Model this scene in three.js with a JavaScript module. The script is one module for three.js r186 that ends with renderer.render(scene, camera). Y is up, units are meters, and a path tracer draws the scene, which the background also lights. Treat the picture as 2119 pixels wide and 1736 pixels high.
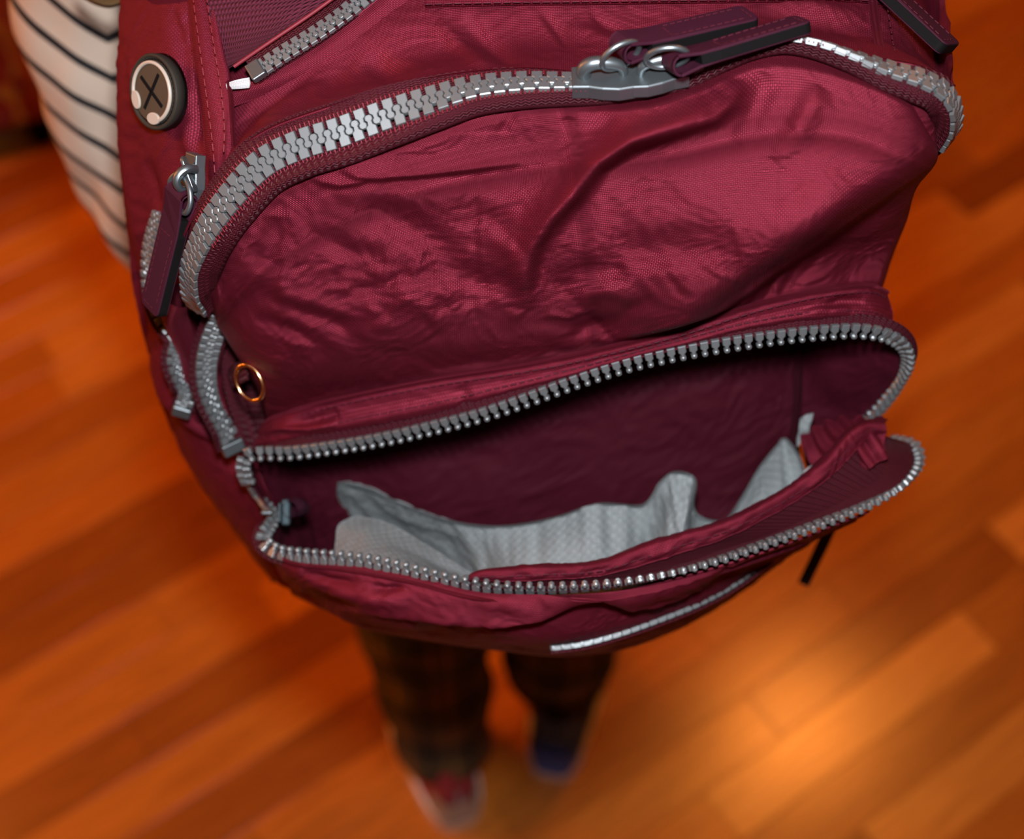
import * as THREE from 'three';
import { mergeGeometries } from 'three/addons/utils/BufferGeometryUtils.js';
import { RoundedBoxGeometry } from 'three/addons/geometries/RoundedBoxGeometry.js';
import { MarchingCubes } from 'three/addons/objects/MarchingCubes.js';
import { createNoise3D, createNoise2D } from 'simplex-noise';

// ------------------------------------------------------------------ camera, lights, exposure
const IW = 2119, IH = 1736, FPX = 2900, PITCH = 55 * Math.PI / 180;
const scene = new THREE.Scene();
scene.background = new THREE.Color(0x000000);
const camera = new THREE.PerspectiveCamera(2 * Math.atan(IH / 2 / FPX) * 180 / Math.PI, IW / IH, 0.02, 30);
const CAM = new THREE.Vector3(0, 1.6, 0);
const FW = new THREE.Vector3(0, -Math.sin(PITCH), -Math.cos(PITCH)), UPV = new THREE.Vector3(0, Math.cos(PITCH), -Math.sin(PITCH)), RT = new THREE.Vector3(1, 0, 0);
camera.position.copy(CAM);
camera.up.set(0, 1, 0);
camera.lookAt(CAM.clone().add(FW));
camera.focus = 0.553;
camera.userData.fStop = 4.9;
const renderer = new THREE.WebGLRenderer({ antialias: true });
renderer.toneMapping = THREE.LinearToneMapping;
renderer.toneMappingExposure = 1.0;
renderer.shadowMap.enabled = true;

// the pop-up flash of the photographer's camera, 9 cm above the lens
const flash = new THREE.SpotLight(0xf4f7ff, 3.3, 6, 0.62, 0.55, 2);
flash.position.copy(CAM).addScaledVector(UPV, 0.092).addScaledVector(FW, 0.01);
flash.target.position.copy(CAM).addScaledVector(FW, 1).addScaledVector(UPV, 0.0);
flash.castShadow = true; flash.shadow.radius = 1.3; flash.shadow.mapSize.set(2048, 2048);
flash.shadow.camera.near = 0.05; flash.shadow.camera.far = 6;
scene.add(flash, flash.target);
const LAMP = new THREE.Color().setRGB(1, 0.29, 0.042);
const LAMPS = [[0.86, 2.5, -1.72, 3.0, 'right'], [-1.75, 2.5, -0.75, 2.2, 'left']];   // ceiling lamps: x, y, z, candela

// ------------------------------------------------------------------ helpers
let seed = 20240611;
const rnd = () => { seed = (seed * 1664525 + 1013904223) >>> 0; return seed / 4294967296; };
const rr = (a, b) => a + (b - a) * rnd();
const n3 = createNoise3D(rnd), n2 = createNoise2D(rnd);
const clamp = (x, a, b) => Math.min(b, Math.max(a, x));
const sst = (a, b, x) => { const t = clamp((x - a) / (b - a), 0, 1); return t * t * (3 - 2 * t); };
const V3 = (x, y, z) => new THREE.Vector3(x, y, z);
const V = (x, h, f) => new THREE.Vector3(x, h, -f);              // right, height, ahead of the photographer
const P = (x, y, d) => CAM.clone().addScaledVector(RT, (x - IW / 2) / FPX * d).addScaledVector(UPV, (IH / 2 - y) / FPX * d).addScaledVector(FW, d);
const proj = (v) => { const r = v.clone().sub(CAM), d = r.dot(FW); return [IW / 2 + r.dot(RT) / d * FPX, IH / 2 - r.dot(UPV) / d * FPX, d]; };
const pt = (a) => (a.isVector3 ? a.clone() : P(a[0], a[1], a[2]));
const cr = (pts) => new THREE.CatmullRomCurve3(pts.map(pt), false, 'centripetal');

const taken = new Map();
function numbered(name) { const n = taken.get(name) ?? 0; taken.set(name, n + 1); return n ? `${name}_${String(n).padStart(3, '0')}` : name; }
function tag(o, label, category, group, kind) {
  if (label) o.userData.label = label; if (category) o.userData.category = category;
  if (group) o.userData.group = group; if (kind) o.userData.kind = kind;
  return o;
}
function thing(name, pos, label, category, group) {
  const o = new THREE.Group(); o.name = numbered(name); o.position.copy(pos); scene.add(o); o.updateMatrixWorld(true);
  return tag(o, label, category, group);
}
function shade(o) { o.traverse((m) => { if (m.isMesh) { m.castShadow = true; m.receiveShadow = true; } }); return o; }
function put(name, geo, mat, parent = scene, label, kind) {        // a mesh whose geometry is in world coordinates
  const m = new THREE.Mesh(geo, mat); m.name = parent === scene ? numbered(name) : name;
  m.castShadow = m.receiveShadow = true;
  if (parent === scene) scene.add(m); else { m.position.copy(parent.worldToLocal(V3(0, 0, 0))); parent.add(m); m.updateMatrixWorld(true); }
  return tag(m, label, null, null, kind);
}
function sub(name, parent) { const g = new THREE.Group(); g.name = name; parent.add(g); g.updateMatrixWorld(true); return g; }

// ---- grid surfaces: an array of rows of points, optionally with cloth thickness
function gridGeo(G, thick = 0.0009, face = CAM, uvScale = 1) {
  const nv = G.length, nu = G[0].length, N = nu * nv;
  const mid = G[nv >> 1], us = [0], vs = [0];
  let best = 0, br = G[0];
  for (const row of G) { let L = 0; for (let i = 1; i < nu; i++) L += row[i].distanceTo(row[i - 1]); if (L > best) { best = L; br = row; } }
  for (let i = 1; i < nu; i++) us.push(us[i - 1] + br[i].distanceTo(br[i - 1]));
  const mc = nu >> 1; for (let j = 1; j < nv; j++) vs.push(vs[j - 1] + Math.max(1e-5, G[j][mc].distanceTo(G[j - 1][mc])));
  const pos = new Float32Array(N * 3), uv = new Float32Array(N * 2), idx = [];
  G.forEach((row, j) => row.forEach((p, i) => { const k = j * nu + i; p.toArray(pos, k * 3); uv[k * 2] = us[i] * uvScale; uv[k * 2 + 1] = vs[j] * uvScale; }));
  for (let j = 0; j < nv - 1; j++) for (let i = 0; i < nu - 1; i++) { const a = j * nu + i, b = a + 1, c = a + nu, d = c + 1; idx.push(a, c, b, b, c, d); }
  let g = new THREE.BufferGeometry();
  g.setAttribute('position', new THREE.BufferAttribute(pos, 3)); g.setAttribute('uv', new THREE.BufferAttribute(uv, 2)); g.setIndex(idx); g.computeVertexNormals();
  const nor = g.attributes.normal.array; let s = 0;
  if (face) for (let k = 0; k < N; k++) s += nor[k * 3] * (face.x - pos[k * 3]) + nor[k * 3 + 1] * (face.y - pos[k * 3 + 1]) + nor[k * 3 + 2] * (face.z - pos[k * 3 + 2]);
  if (s < 0) { for (let q = 0; q < idx.length; q += 3) { const t = idx[q]; idx[q] = idx[q + 1]; idx[q + 1] = t; } g.setIndex(idx); g.computeVertexNormals(); }
  if (!thick) return g;
  const n0 = g.attributes.normal.array, p2 = new Float32Array(N * 6), u2 = new Float32Array(N * 4), id2 = idx.slice();
  p2.set(pos); u2.set(uv); u2.set(uv, N * 2);
  for (let k = 0; k < N * 3; k++) p2[N * 3 + k] = pos[k] - n0[k] * thick;
  for (let q = 0; q < idx.length; q += 3) id2.push(idx[q] + N, idx[q + 2] + N, idx[q + 1] + N);
  const rim = []; for (let i = 0; i < nu; i++) rim.push(i); for (let j = 1; j < nv; j++) rim.push(j * nu + nu - 1); for (let i = nu - 2; i >= 0; i--) rim.push((nv - 1) * nu + i); for (let j = nv - 2; j > 0; j--) rim.push(j * nu);
  for (let q = 0; q < rim.length; q++) { const a = rim[q], b = rim[(q + 1) % rim.length]; if (s < 0) id2.push(a, b, a + N, b, b + N, a + N); else id2.push(b, a, a + N, b, a + N, b + N); }
  g = new THREE.BufferGeometry(); g.setAttribute('position', new THREE.BufferAttribute(p2, 3)); g.setAttribute('uv', new THREE.BufferAttribute(u2, 2)); g.setIndex(id2); g.computeVertexNormals();
  return g;
}
function loft(rows, nu, nv) {                                     // smooth surface through rows of control points
  const curves = rows.map((r) => cr(r)), G = [];
  const cols = []; for (let i = 0; i <= nu; i++) cols.push(new THREE.CatmullRomCurve3(curves.map((c) => c.getPoint(i / nu)), false, 'centripetal'));
  for (let j = 0; j <= nv; j++) G.push(cols.map((c) => c.getPoint(j / nv)));
  return G;
}
function displace(G, fn, along) {                                 // moves grid points along their normals by fn(px, py, point, i/nu, j/nv)
  const nv = G.length, nu = G[0].length, out = [], a = V3(), b = V3(), n = V3();
  for (let j = 0; j < nv; j++) { const row = []; for (let i = 0; i < nu; i++) {
    const p = G[j][i];
    a.subVectors(G[j][Math.min(nu - 1, i + 1)], G[j][Math.max(0, i - 1)]); b.subVectors(G[Math.min(nv - 1, j + 1)][i], G[Math.max(0, j - 1)][i]);
    n.crossVectors(a, b); if (n.lengthSq() < 1e-16) { row.push(p.clone()); continue; } n.normalize(); if (n.dot(V3().subVectors(CAM, p)) < 0) n.negate();
    if (along) n.lerp(V3().subVectors(CAM, p).normalize(), along).normalize();
    const q = proj(p); row.push(p.clone().addScaledVector(n, fn(q[0], q[1], p, i / (nu - 1), j / (nv - 1))));
  } out.push(row); }
  return out;
}
// wrinkle strokes on the cloth: kind v = valley, r = ridge, s = a fold whose left-hand side (going along the stroke) stands proud
function strokes(list) {
  const S = list.map(([k, w, a, pts, tail = 8]) => ({ k, w, a, pts, tail, x0: Math.min(...pts.map((p) => p[0])) - w * tail, x1: Math.max(...pts.map((p) => p[0])) + w * tail, y0: Math.min(...pts.map((p) => p[1])) - w * tail, y1: Math.max(...pts.map((p) => p[1])) + w * tail }));
  for (const s of S) { s.len = [0]; for (let i = 1; i < s.pts.length; i++) s.len.push(s.len[i - 1] + Math.hypot(s.pts[i][0] - s.pts[i - 1][0], s.pts[i][1] - s.pts[i - 1][1])); }
  return (x, y) => {
    let h = 0;
    for (const s of S) {
      if (x < s.x0 || x > s.x1 || y < s.y0 || y > s.y1) continue;
      let best = 1e9, side = 1, tt = 0;
      for (let i = 1; i < s.pts.length; i++) {
        const [ax, ay] = s.pts[i - 1], [bx, by] = s.pts[i], dx = bx - ax, dy = by - ay, L2 = dx * dx + dy * dy;
        const t = clamp(((x - ax) * dx + (y - ay) * dy) / L2, 0, 1), ex = x - ax - dx * t, ey = y - ay - dy * t, d = ex * ex + ey * ey;
        if (d < best) { best = d; side = dx * ey - dy * ex < 0 ? 1 : -1; tt = (s.len[i - 1] + t * Math.sqrt(L2)) / s.len[s.len.length - 1]; }
      }
      const d = Math.sqrt(best), e = Math.pow(Math.sin(Math.PI * clamp(tt, 0.0001, 0.9999)), 0.6) * s.a;
      if (s.k === 's') { const q = d * side; h += e * (1 / (1 + Math.exp(-q / s.w * 3))) * Math.exp(-Math.max(0, q) / (s.w * s.tail * 0.45)); }
      else h += (s.k === 'r' ? e : -e) * Math.exp(-best / (s.w * s.w));
    }
    return h;
  };
}
const rid = (x, y, z) => { const a = 1 - Math.abs(n3(x, y, z)); return a * a; };
function crinkle(p, k = 1, big = 1) {                             // crumpled nylon in metres
  const x = p.x, y = p.y, z = p.z, wx = 0.012 * n3(x * 22, y * 22, z * 22 + 7), wy = 0.012 * n3(x * 22 + 3, y * 22, z * 22);
  return k * (0.0030 * big * n3(x * 19 + 11, (y + z) * 24, 1.7) + 0.0008 * (rid((x + wx) * 34, (y - z + wy) * 30, 3.1) - 0.5) + 0.0006 * (rid((x + wx) * 75, (y - z + wy) * 68, 8.3) - 0.5) + 0.0004 * n3((x + wx) * 190, (y - z + wy) * 170, 5.2));
}
// tube along points with per-point radii
function tube(pts, r, seg = 40, rad = 8, closed = false) {
  const c = new THREE.CatmullRomCurve3(pts.map(pt), closed, 'centripetal');
  if (typeof r === 'number') return new THREE.TubeGeometry(c, seg, r, rad, closed);
  const g = new THREE.TubeGeometry(c, seg, 1, rad, closed), p = g.attributes.position, a = V3();
  for (let j = 0; j <= seg; j++) { const o = c.getPointAt(j / seg), t = c.getUtoTmapping(j / seg) * (r.length - 1), i = Math.min(r.length - 2, Math.floor(t)), R = r[i] + (r[i + 1] - r[i]) * (t - i); for (let i2 = 0; i2 <= rad; i2++) { const k = j * (rad + 1) + i2; a.fromBufferAttribute(p, k).sub(o).multiplyScalar(R).add(o); p.setXYZ(k, a.x, a.y, a.z); } }
  g.computeVertexNormals(); return g;
}
function plain(g) { const q = g.index ? g.toNonIndexed() : g.clone(); for (const k of Object.keys(q.attributes)) if (!['position', 'normal', 'uv'].includes(k)) q.deleteAttribute(k); if (!q.attributes.normal) q.computeVertexNormals(); return q; }
const join = (list) => mergeGeometries(list.map(plain));
function basis(origin, X, Y) { const x = X.clone().normalize(), z = V3().crossVectors(x, Y).normalize(), y = V3().crossVectors(z, x); return new THREE.Matrix4().makeBasis(x, y, z).setPosition(origin); }
function roundRect(w, h, r) { const s = new THREE.Shape(), x = -w / 2, y = -h / 2; s.moveTo(x + r, y); s.lineTo(x + w - r, y); s.absarc(x + w - r, y + r, r, -Math.PI / 2, 0); s.lineTo(x + w, y + h - r); s.absarc(x + w - r, y + h - r, r, 0, Math.PI / 2); s.lineTo(x + r, y + h); s.absarc(x + r, y + h - r, r, Math.PI / 2, Math.PI); s.lineTo(x, y + r); s.absarc(x + r, y + r, r, Math.PI, Math.PI * 1.5); return s; }

// ------------------------------------------------------------------ textures
function tex(w, h, fn, srgb, size, ry) {                          // fn(u, v) -> [r, g, b] or one grey, 0..1; size: metres that one repeat covers
  const d = new Uint8Array(w * h * 4);
  for (let y = 0; y < h; y++) for (let x = 0; x < w; x++) { const c = fn((x + 0.5) / w, (y + 0.5) / h), k = (y * w + x) * 4, g = typeof c === 'number'; for (let i = 0; i < 3; i++) d[k + i] = clamp((g ? c : c[i]) * 255, 0, 255); d[k + 3] = 255; }
  const t = new THREE.DataTexture(d, w, h, THREE.RGBAFormat); t.wrapS = t.wrapT = THREE.RepeatWrapping; t.magFilter = THREE.LinearFilter; t.minFilter = THREE.LinearMipmapLinearFilter; t.generateMipmaps = true;
  if (srgb) t.colorSpace = THREE.SRGBColorSpace; if (size) t.repeat.set(1 / size, 1 / (ry ?? size)); t.needsUpdate = true; return t;
}
const TAU = Math.PI * 2;
const weaveH = (u, v, n) => { const a = u * n, b = v * n, i = Math.floor(a), j = Math.floor(b), x = a - i - 0.5, y = b - j - 0.5; const over = (i + j) & 1; return over ? 0.45 + 0.55 * Math.cos(x * Math.PI) * Math.cos(y * 2.1) : 0.45 + 0.5 * Math.cos(y * Math.PI) * Math.cos(x * 2.1) - 0.06; };
const WV = 0.0265;                                               // 36 threads of about 0.74 mm
const weaveBump = tex(576, 576, (u, v) => weaveH(u, v, 36), false, WV);
const weaveCol = tex(576, 576, (u, v) => { const i = Math.floor(u * 36), j = Math.floor(v * 36), h = weaveH(u, v, 36), o = (i + j) & 1, k = (0.38 + 0.62 * h) * (o ? 1.0 : 0.74) + 0.03 * Math.sin(i * 12.99 + j * 4.1); return [k, k, k]; }, false, WV);
const tapeH = (u, v) => { const c = u * 8, i = Math.floor(c), f = c - i, dir = i & 1 ? 1 : -1, s = v * 12 + dir * (f - 0.5) * 0.8; return 0.5 + 0.5 * Math.sin(s * TAU) * Math.pow(Math.sin(f * Math.PI), 0.5); };
const tapeBump = tex(256, 256, tapeH, false, 0.0125);
const tapeCol = tex(256, 256, (u, v) => 0.5 + 0.5 * tapeH(u, v), false, 0.0125);
const meshH = (u, v) => { const a = u * 8, b = v * 8, i = Math.floor(b), x = ((a + (i & 1) * 0.5) % 1) - 0.5, y = b - i - 0.5; return Math.max(0, 1 - 1.7 * Math.hypot(x * 1.15, y * 1.1)); };
const meshBump = tex(256, 256, meshH, false, 0.022);
const meshCol = tex(256, 256, (u, v) => 0.4 + 0.6 * meshH(u, v), false, 0.022);
const leatherBump = tex(256, 256, (u, v) => 0.5 + 0.25 * n2(Math.cos(u * TAU) * 7 + 9 * Math.sin(v * TAU), Math.sin(u * TAU) * 7 + 9 * Math.cos(v * TAU)) + 0.2 * (rnd() - 0.5), false, 0.01);
const ripH = (u, v) => { const a = u * 8, b = v * 8, x = (a % 1) - 0.5, y = (b % 1) - 0.5, o = (Math.floor(a) + Math.floor(b)) & 1; return 0.4 + (o ? 0.35 : 0) * (1 - 1.6 * Math.max(Math.abs(x), Math.abs(y))) + 0.12 * Math.sin(u * TAU * 64) * Math.sin(v * TAU * 64) + (Math.abs(x) > 0.45 || Math.abs(y) > 0.45 ? 0.25 : 0); };
const ripBump = tex(256, 256, ripH, false, 0.02);
const ripCol = tex(256, 256, (u, v) => 0.45 + 0.55 * ripH(u, v), false, 0.02);
const clothBump = tex(256, 256, (u, v) => weaveH(u, v, 48), false, 0.03);
const stripeCol = tex(8, 512, (u, v) => { const s = Math.abs(((v * 8) % 1) - 0.5); return s < 0.112 ? [0.035, 0.04, 0.07] : [0.93, 0.9, 0.86]; }, true, 0.192);
const plaidCol = tex(256, 256, (u, v) => { const f = (t) => (t % 1), b = (t, c, w) => (Math.abs(f(t) - c) < w ? 1 : 0), tw = ((Math.floor(u * 128) + Math.floor(v * 128)) & 1) ? 1 : 0.75; let r = 0.33, g = 0.28, l = 0.15; const m = b(u, 0.5, 0.24) + b(v, 0.5, 0.24); r -= m * 0.10; g -= m * 0.07; l -= m * 0.03; const t = b(u, 0.12, 0.03) + b(v, 0.12, 0.03) + b(u, 0.88, 0.02) + b(v, 0.88, 0.02); r += t * 0.18; g += t * 0.12; l += t * 0.06; return [r * tw, g * tw, l * tw]; }, true, 0.075);
const sofaCol = tex(256, 256, (u, v) => { const a = n3(Math.cos(u * TAU) * 0.8, Math.sin(u * TAU) * 0.8, Math.cos(v * TAU) * 0.9), b = n3(Math.cos(u * TAU) * 1.6 + 5, Math.sin(u * TAU) * 1.6, Math.sin(v * TAU) * 1.7), c = n3(Math.cos(v * TAU) * 1.2, Math.sin(u * TAU) * 1.9, Math.sin(v * TAU) * 1.2 + 9); if (a > 0.42) return [0.72, 0.55, 0.22]; if (b > 0.4) return [0.5, 0.28, 0.3]; if (c > 0.45) return [0.28, 0.05, 0.09]; return [0.55, 0.07, 0.05]; }, true, 0.22);
function woodTex(k) {
  return tex(512, 128, (u, v) => {
    const c = Math.cos(u * TAU), s = Math.sin(u * TAU), w = 0.35 * n3(c * 0.5 + k * 7, s * 0.5, v * 1.6), g1 = n3(c * 0.6 + k * 3, s * 0.6, (v + w * 0.3) * 9), g2 = n3(c * 1.6 + k, s * 1.6, v * 34 + k * 5), g3 = n3(c * 5, s * 5 + k, v * 90);
    const t = 0.8 + 0.14 * g1 + 0.08 * g2 + 0.035 * g3 - (g2 > 0.62 && g1 < 0 ? 0.13 : 0);
    return [t, t * (0.96 + 0.04 * g1), t * (0.92 + 0.08 * g1)];
  }, false);
}
const woods = [1, 2, 3, 4].map(woodTex);

// ------------------------------------------------------------------ materials
const phys = (o) => new THREE.MeshPhysicalMaterial(o);
const lin = (r, g, b) => new THREE.Color().setRGB(r, g, b);
const NY = lin(0.158, 0.0112, 0.0255);
const M = {
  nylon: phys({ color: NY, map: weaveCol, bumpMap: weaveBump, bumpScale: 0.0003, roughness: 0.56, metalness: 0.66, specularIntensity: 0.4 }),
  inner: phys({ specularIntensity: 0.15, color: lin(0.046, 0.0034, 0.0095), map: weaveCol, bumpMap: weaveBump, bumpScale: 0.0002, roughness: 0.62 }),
  tape: phys({ specularIntensity: 0.3, color: lin(0.055, 0.005, 0.010), map: tapeCol, bumpMap: tapeBump, bumpScale: 0.0006, roughness: 0.5 }),
  mesh: phys({ specularIntensity: 0.4, color: lin(0.13, 0.015, 0.036), map: meshCol, bumpMap: meshBump, bumpScale: 0.0016, roughness: 0.7 }),
  thread: phys({ color: lin(0.12, 0.008, 0.014), roughness: 0.55, specularIntensity: 0.5 }),
  darkThread: phys({ color: lin(0.045, 0.003, 0.009), roughness: 0.65, specularIntensity: 0.4 }),
  leather: phys({ color: lin(0.030, 0.0065, 0.0135), bumpMap: leatherBump, bumpScale: 0.00012, roughness: 0.5, specularIntensity: 0.1 }),
  edge: phys({ color: lin(0.004, 0.0035, 0.0035), roughness: 0.6, specularIntensity: 0.1 }),
  tooth: phys({ color: lin(0.18, 0.195, 0.195), metalness: 0.72, roughness: 0.42, specularIntensity: 0.6 }),
  metal: phys({ color: lin(0.13, 0.15, 0.155), metalness: 0.85, roughness: 0.38 }),
  gunmetal: phys({ color: lin(0.03, 0.045, 0.05), metalness: 0.7, roughness: 0.6 }),
  gold: phys({ color: lin(0.9, 0.62, 0.28), metalness: 1, roughness: 0.16 }),
  rubber: phys({ color: lin(0.016, 0.013, 0.009), roughness: 0.7, specularIntensity: 0.5 }),
  rubberFace: phys({ color: lin(0.04, 0.028, 0.017), roughness: 0.6, specularIntensity: 0.5 }),
  black: phys({ color: lin(0.003, 0.003, 0.0035), roughness: 0.7, specularIntensity: 0.1 }),
  rubberWhite: phys({ color: lin(0.30, 0.25, 0.2), roughness: 0.45 }),
  lining: phys({ color: lin(0.205, 0.23, 0.228), map: ripCol, bumpMap: ripBump, bumpScale: 0.0006, roughness: 0.42, metalness: 0.25, sheen: 0.2 }),
  white: phys({ color: lin(0.3, 0.3, 0.3), roughness: 0.5, bumpMap: weaveBump, bumpScale: 0.0002 }),
  webbing: phys({ specularIntensity: 0.2, color: lin(0.005, 0.003, 0.004), bumpMap: weaveBump, bumpScale: 0.0003, roughness: 0.8 }),
  olive: phys({ color: lin(0.07, 0.065, 0.03), bumpMap: weaveBump, bumpScale: 0.0003, roughness: 0.6 }),
  shirt: phys({ color: lin(0.52, 0.45, 0.38), map: stripeCol, bumpMap: clothBump, bumpScale: 0.0002, roughness: 0.85, sheen: 0.2 }),
  plaid: phys({ color: lin(1, 1, 1), map: plaidCol, bumpMap: clothBump, bumpScale: 0.0002, roughness: 0.9 }),
  skin: phys({ color: lin(0.52, 0.29, 0.2), roughness: 0.5 }),
  hair: phys({ color: lin(0.03, 0.016, 0.009), roughness: 0.45 }),
  sole: phys({ color: lin(0.68, 0.62, 0.55), roughness: 0.6 }),
  redCanvas: phys({ color: lin(0.3, 0.03, 0.035), bumpMap: clothBump, bumpScale: 0.0002, roughness: 0.85 }),
  pinkCanvas: phys({ color: lin(0.5, 0.13, 0.16), bumpMap: clothBump, bumpScale: 0.0002, roughness: 0.85 }),
  beige: phys({ color: lin(0.42, 0.36, 0.28), bumpMap: clothBump, bumpScale: 0.0002, roughness: 0.85 }),
  blueCanvas: phys({ color: lin(0.03, 0.10, 0.42), bumpMap: clothBump, bumpScale: 0.0002, roughness: 0.85 }),
  navy: phys({ color: lin(0.008, 0.012, 0.02), bumpMap: clothBump, bumpScale: 0.0002, roughness: 0.9 }),
  sofa: phys({ color: lin(0.8, 0.8, 0.8), map: sofaCol, bumpMap: clothBump, bumpScale: 0.0004, roughness: 0.9 }),
  sofaDark: phys({ color: lin(0.03, 0.01, 0.01), bumpMap: clothBump, bumpScale: 0.0004, roughness: 0.9 }),
  wall: phys({ color: lin(0.34, 0.27, 0.2), roughness: 0.9 }),
  ceiling: phys({ color: lin(0.5, 0.46, 0.4), roughness: 0.95 }),
  trim: phys({ color: lin(0.7, 0.66, 0.6), roughness: 0.5 }),
  sub: phys({ color: lin(0.05, 0.02, 0.008), roughness: 0.9 }),
};

// ------------------------------------------------------------------ the room
const RX0 = -2.7, RX1 = 2.5, RF0 = -2.9, RF1 = 3.3, RH = 2.6;
function box(x0, x1, y0, y1, f0, f1) { const g = new THREE.BoxGeometry(x1 - x0, y1 - y0, f1 - f0); g.translate((x0 + x1) / 2, (y0 + y1) / 2, -(f0 + f1) / 2); return g; }
const floor = put('floor', box(RX0 - 0.9, RX1 + 0.9, -0.12, -0.0112, RF0 - 0.9, RF1 + 0.9), M.sub, scene, null, 'structure');
put('ceiling', box(RX0 - 0.15, RX1 + 0.15, RH, RH + 0.12, RF0 - 0.15, RF1 + 0.15), M.ceiling, scene, null, 'structure');
put('wall_left', box(RX0 - 0.12, RX0, 0.0005, RH, RF0, RF1), M.wall, scene, null, 'structure');
put('wall_right', box(RX1, RX1 + 0.12, 0.0005, RH, RF0, RF1), M.wall, scene, null, 'structure');
put('wall_back', box(RX0 - 0.12, RX1 + 0.12, 0.0005, RH, RF1, RF1 + 0.12), M.wall, scene, null, 'structure');
put('wall_front', box(RX0 - 0.12, RX1 + 0.12, 0.0005, RH, RF0 - 0.12, RF0), M.wall, scene, null, 'structure');
for (const [n, a] of [['left', [RX0, RX0 + 0.016, 0.001, 0.09, RF0, RF1]], ['right', [RX1 - 0.016, RX1, 0.001, 0.09, RF0, RF1]], ['back', [RX0 + 0.016, RX1 - 0.016, 0.001, 0.09, RF1 - 0.016, RF1]], ['front', [RX0 + 0.016, RX1 - 0.016, 0.001, 0.09, RF0, RF0 + 0.016]]]) put('baseboard_' + n, box(...a), M.trim, scene, null, 'structure');
// strip parquet: every strip in view is a piece of its own
{
  const ang = 55 * Math.PI / 180, ux = Math.sin(ang), uf = Math.cos(ang), vx = Math.cos(ang), vf = -Math.sin(ang), PW = 0.068;
  const tones = [[0.52, 0.17, 0.018], [0.43, 0.13, 0.013], [0.70, 0.26, 0.034], [0.31, 0.082, 0.007], [0.54, 0.165, 0.016]], mats = [];
  tones.forEach((c, i) => woods.forEach((w, k) => { const t = w.clone(); t.repeat.set(1, 1); t.offset.set(rnd(), rnd()); t.needsUpdate = true; mats.push(phys({ color: lin(...c), map: t, roughness: 0.25, bumpMap: w, bumpScale: 0.0001, clearcoat: 0.5, clearcoatRoughness: 0.2 })); }));
  function strip(L, W) {                                          // chamfered top edges
    const c = 0.0008, t = -0.011, x = L / 2 - 0.0002, z = W / 2 - 0.0002, A = [[-x, t, -z], [x, t, -z], [x, t, z], [-x, t, z]], B = [[-x, -c, -z], [x, -c, -z], [x, -c, z], [-x, -c, z]], C = [[-x + c, 0, -z + c], [x - c, 0, -z + c], [x - c, 0, z - c], [-x + c, 0, z - c]];
    const pos = [], uv = [], q = (a, b, d, e) => { for (const p of [a, b, d, a, d, e]) { pos.push(...p); uv.push(p[0] / 0.6, p[2] / W * 0.9 + 0.5); } };
    q(C[3], C[2], C[1], C[0]); for (let i = 0; i < 4; i++) { const j = (i + 1) % 4; q(A[j], A[i], B[i], B[j]); q(B[j], B[i], C[i], C[j]); }
    const g = new THREE.BufferGeometry(); g.setAttribute('position', new THREE.Float32BufferAttribute(pos, 3)); g.setAttribute('uv', new THREE.Float32BufferAttribute(uv, 2)); g.computeVertexNormals(); return g;
  }
  const kinds = [0.42, 0.52, 0.64, 0.8].map((L) => [L, strip(L, PW)]), far = mats.map(() => []);
  const rot = new THREE.Matrix4().makeRotationY(Math.atan2(uf, ux));
  for (let j = -75; j <= 75; j++) {
    let s = -4.6 + rnd() * 0.5;
    while (s < 4.6) {
      const [L, geo] = kinds[Math.floor(rnd() * 4)], m = Math.floor(Math.pow(rnd(), 1.1) * mats.length), c = s + L / 2, x = ux * c + vx * j * PW, f = uf * c + vf * j * PW + 0.8; s += L;
      const ex = ux * L / 2, ef = uf * L / 2; if (x - Math.abs(ex) < RX0 || x + Math.abs(ex) > RX1 || f - Math.abs(ef) < RF0 || f + Math.abs(ef) > RF1) { if (x + Math.abs(ex) < RX0 - 0.04 || x - Math.abs(ex) > RX1 + 0.04 || f + Math.abs(ef) < RF0 - 0.04 || f - Math.abs(ef) > RF1 + 0.04) continue; }
      const seen = f > 0.18 && f < 2.35 && Math.abs(x) < 0.62 + f * 0.38;
      if (seen) { const o = new THREE.Mesh(geo, mats[m]); o.name = 'plank'; o.castShadow = o.receiveShadow = true; o.applyMatrix4(rot); o.position.set(x, 0, -f); floor.add(o); }
      else far[m].push(geo.clone().applyMatrix4(rot).translate(x, 0, -f));
    }
  }
  const all = [], fm = []; far.forEach((l, i) => { if (l.length) { all.push(mergeGeometries(l)); fm.push(mats[i]); } });
  const rest = new THREE.Mesh(mergeGeometries(all, true), fm); rest.name = 'planks'; rest.userData.kind = 'stuff'; rest.castShadow = rest.receiveShadow = true; floor.add(rest);
}
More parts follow.
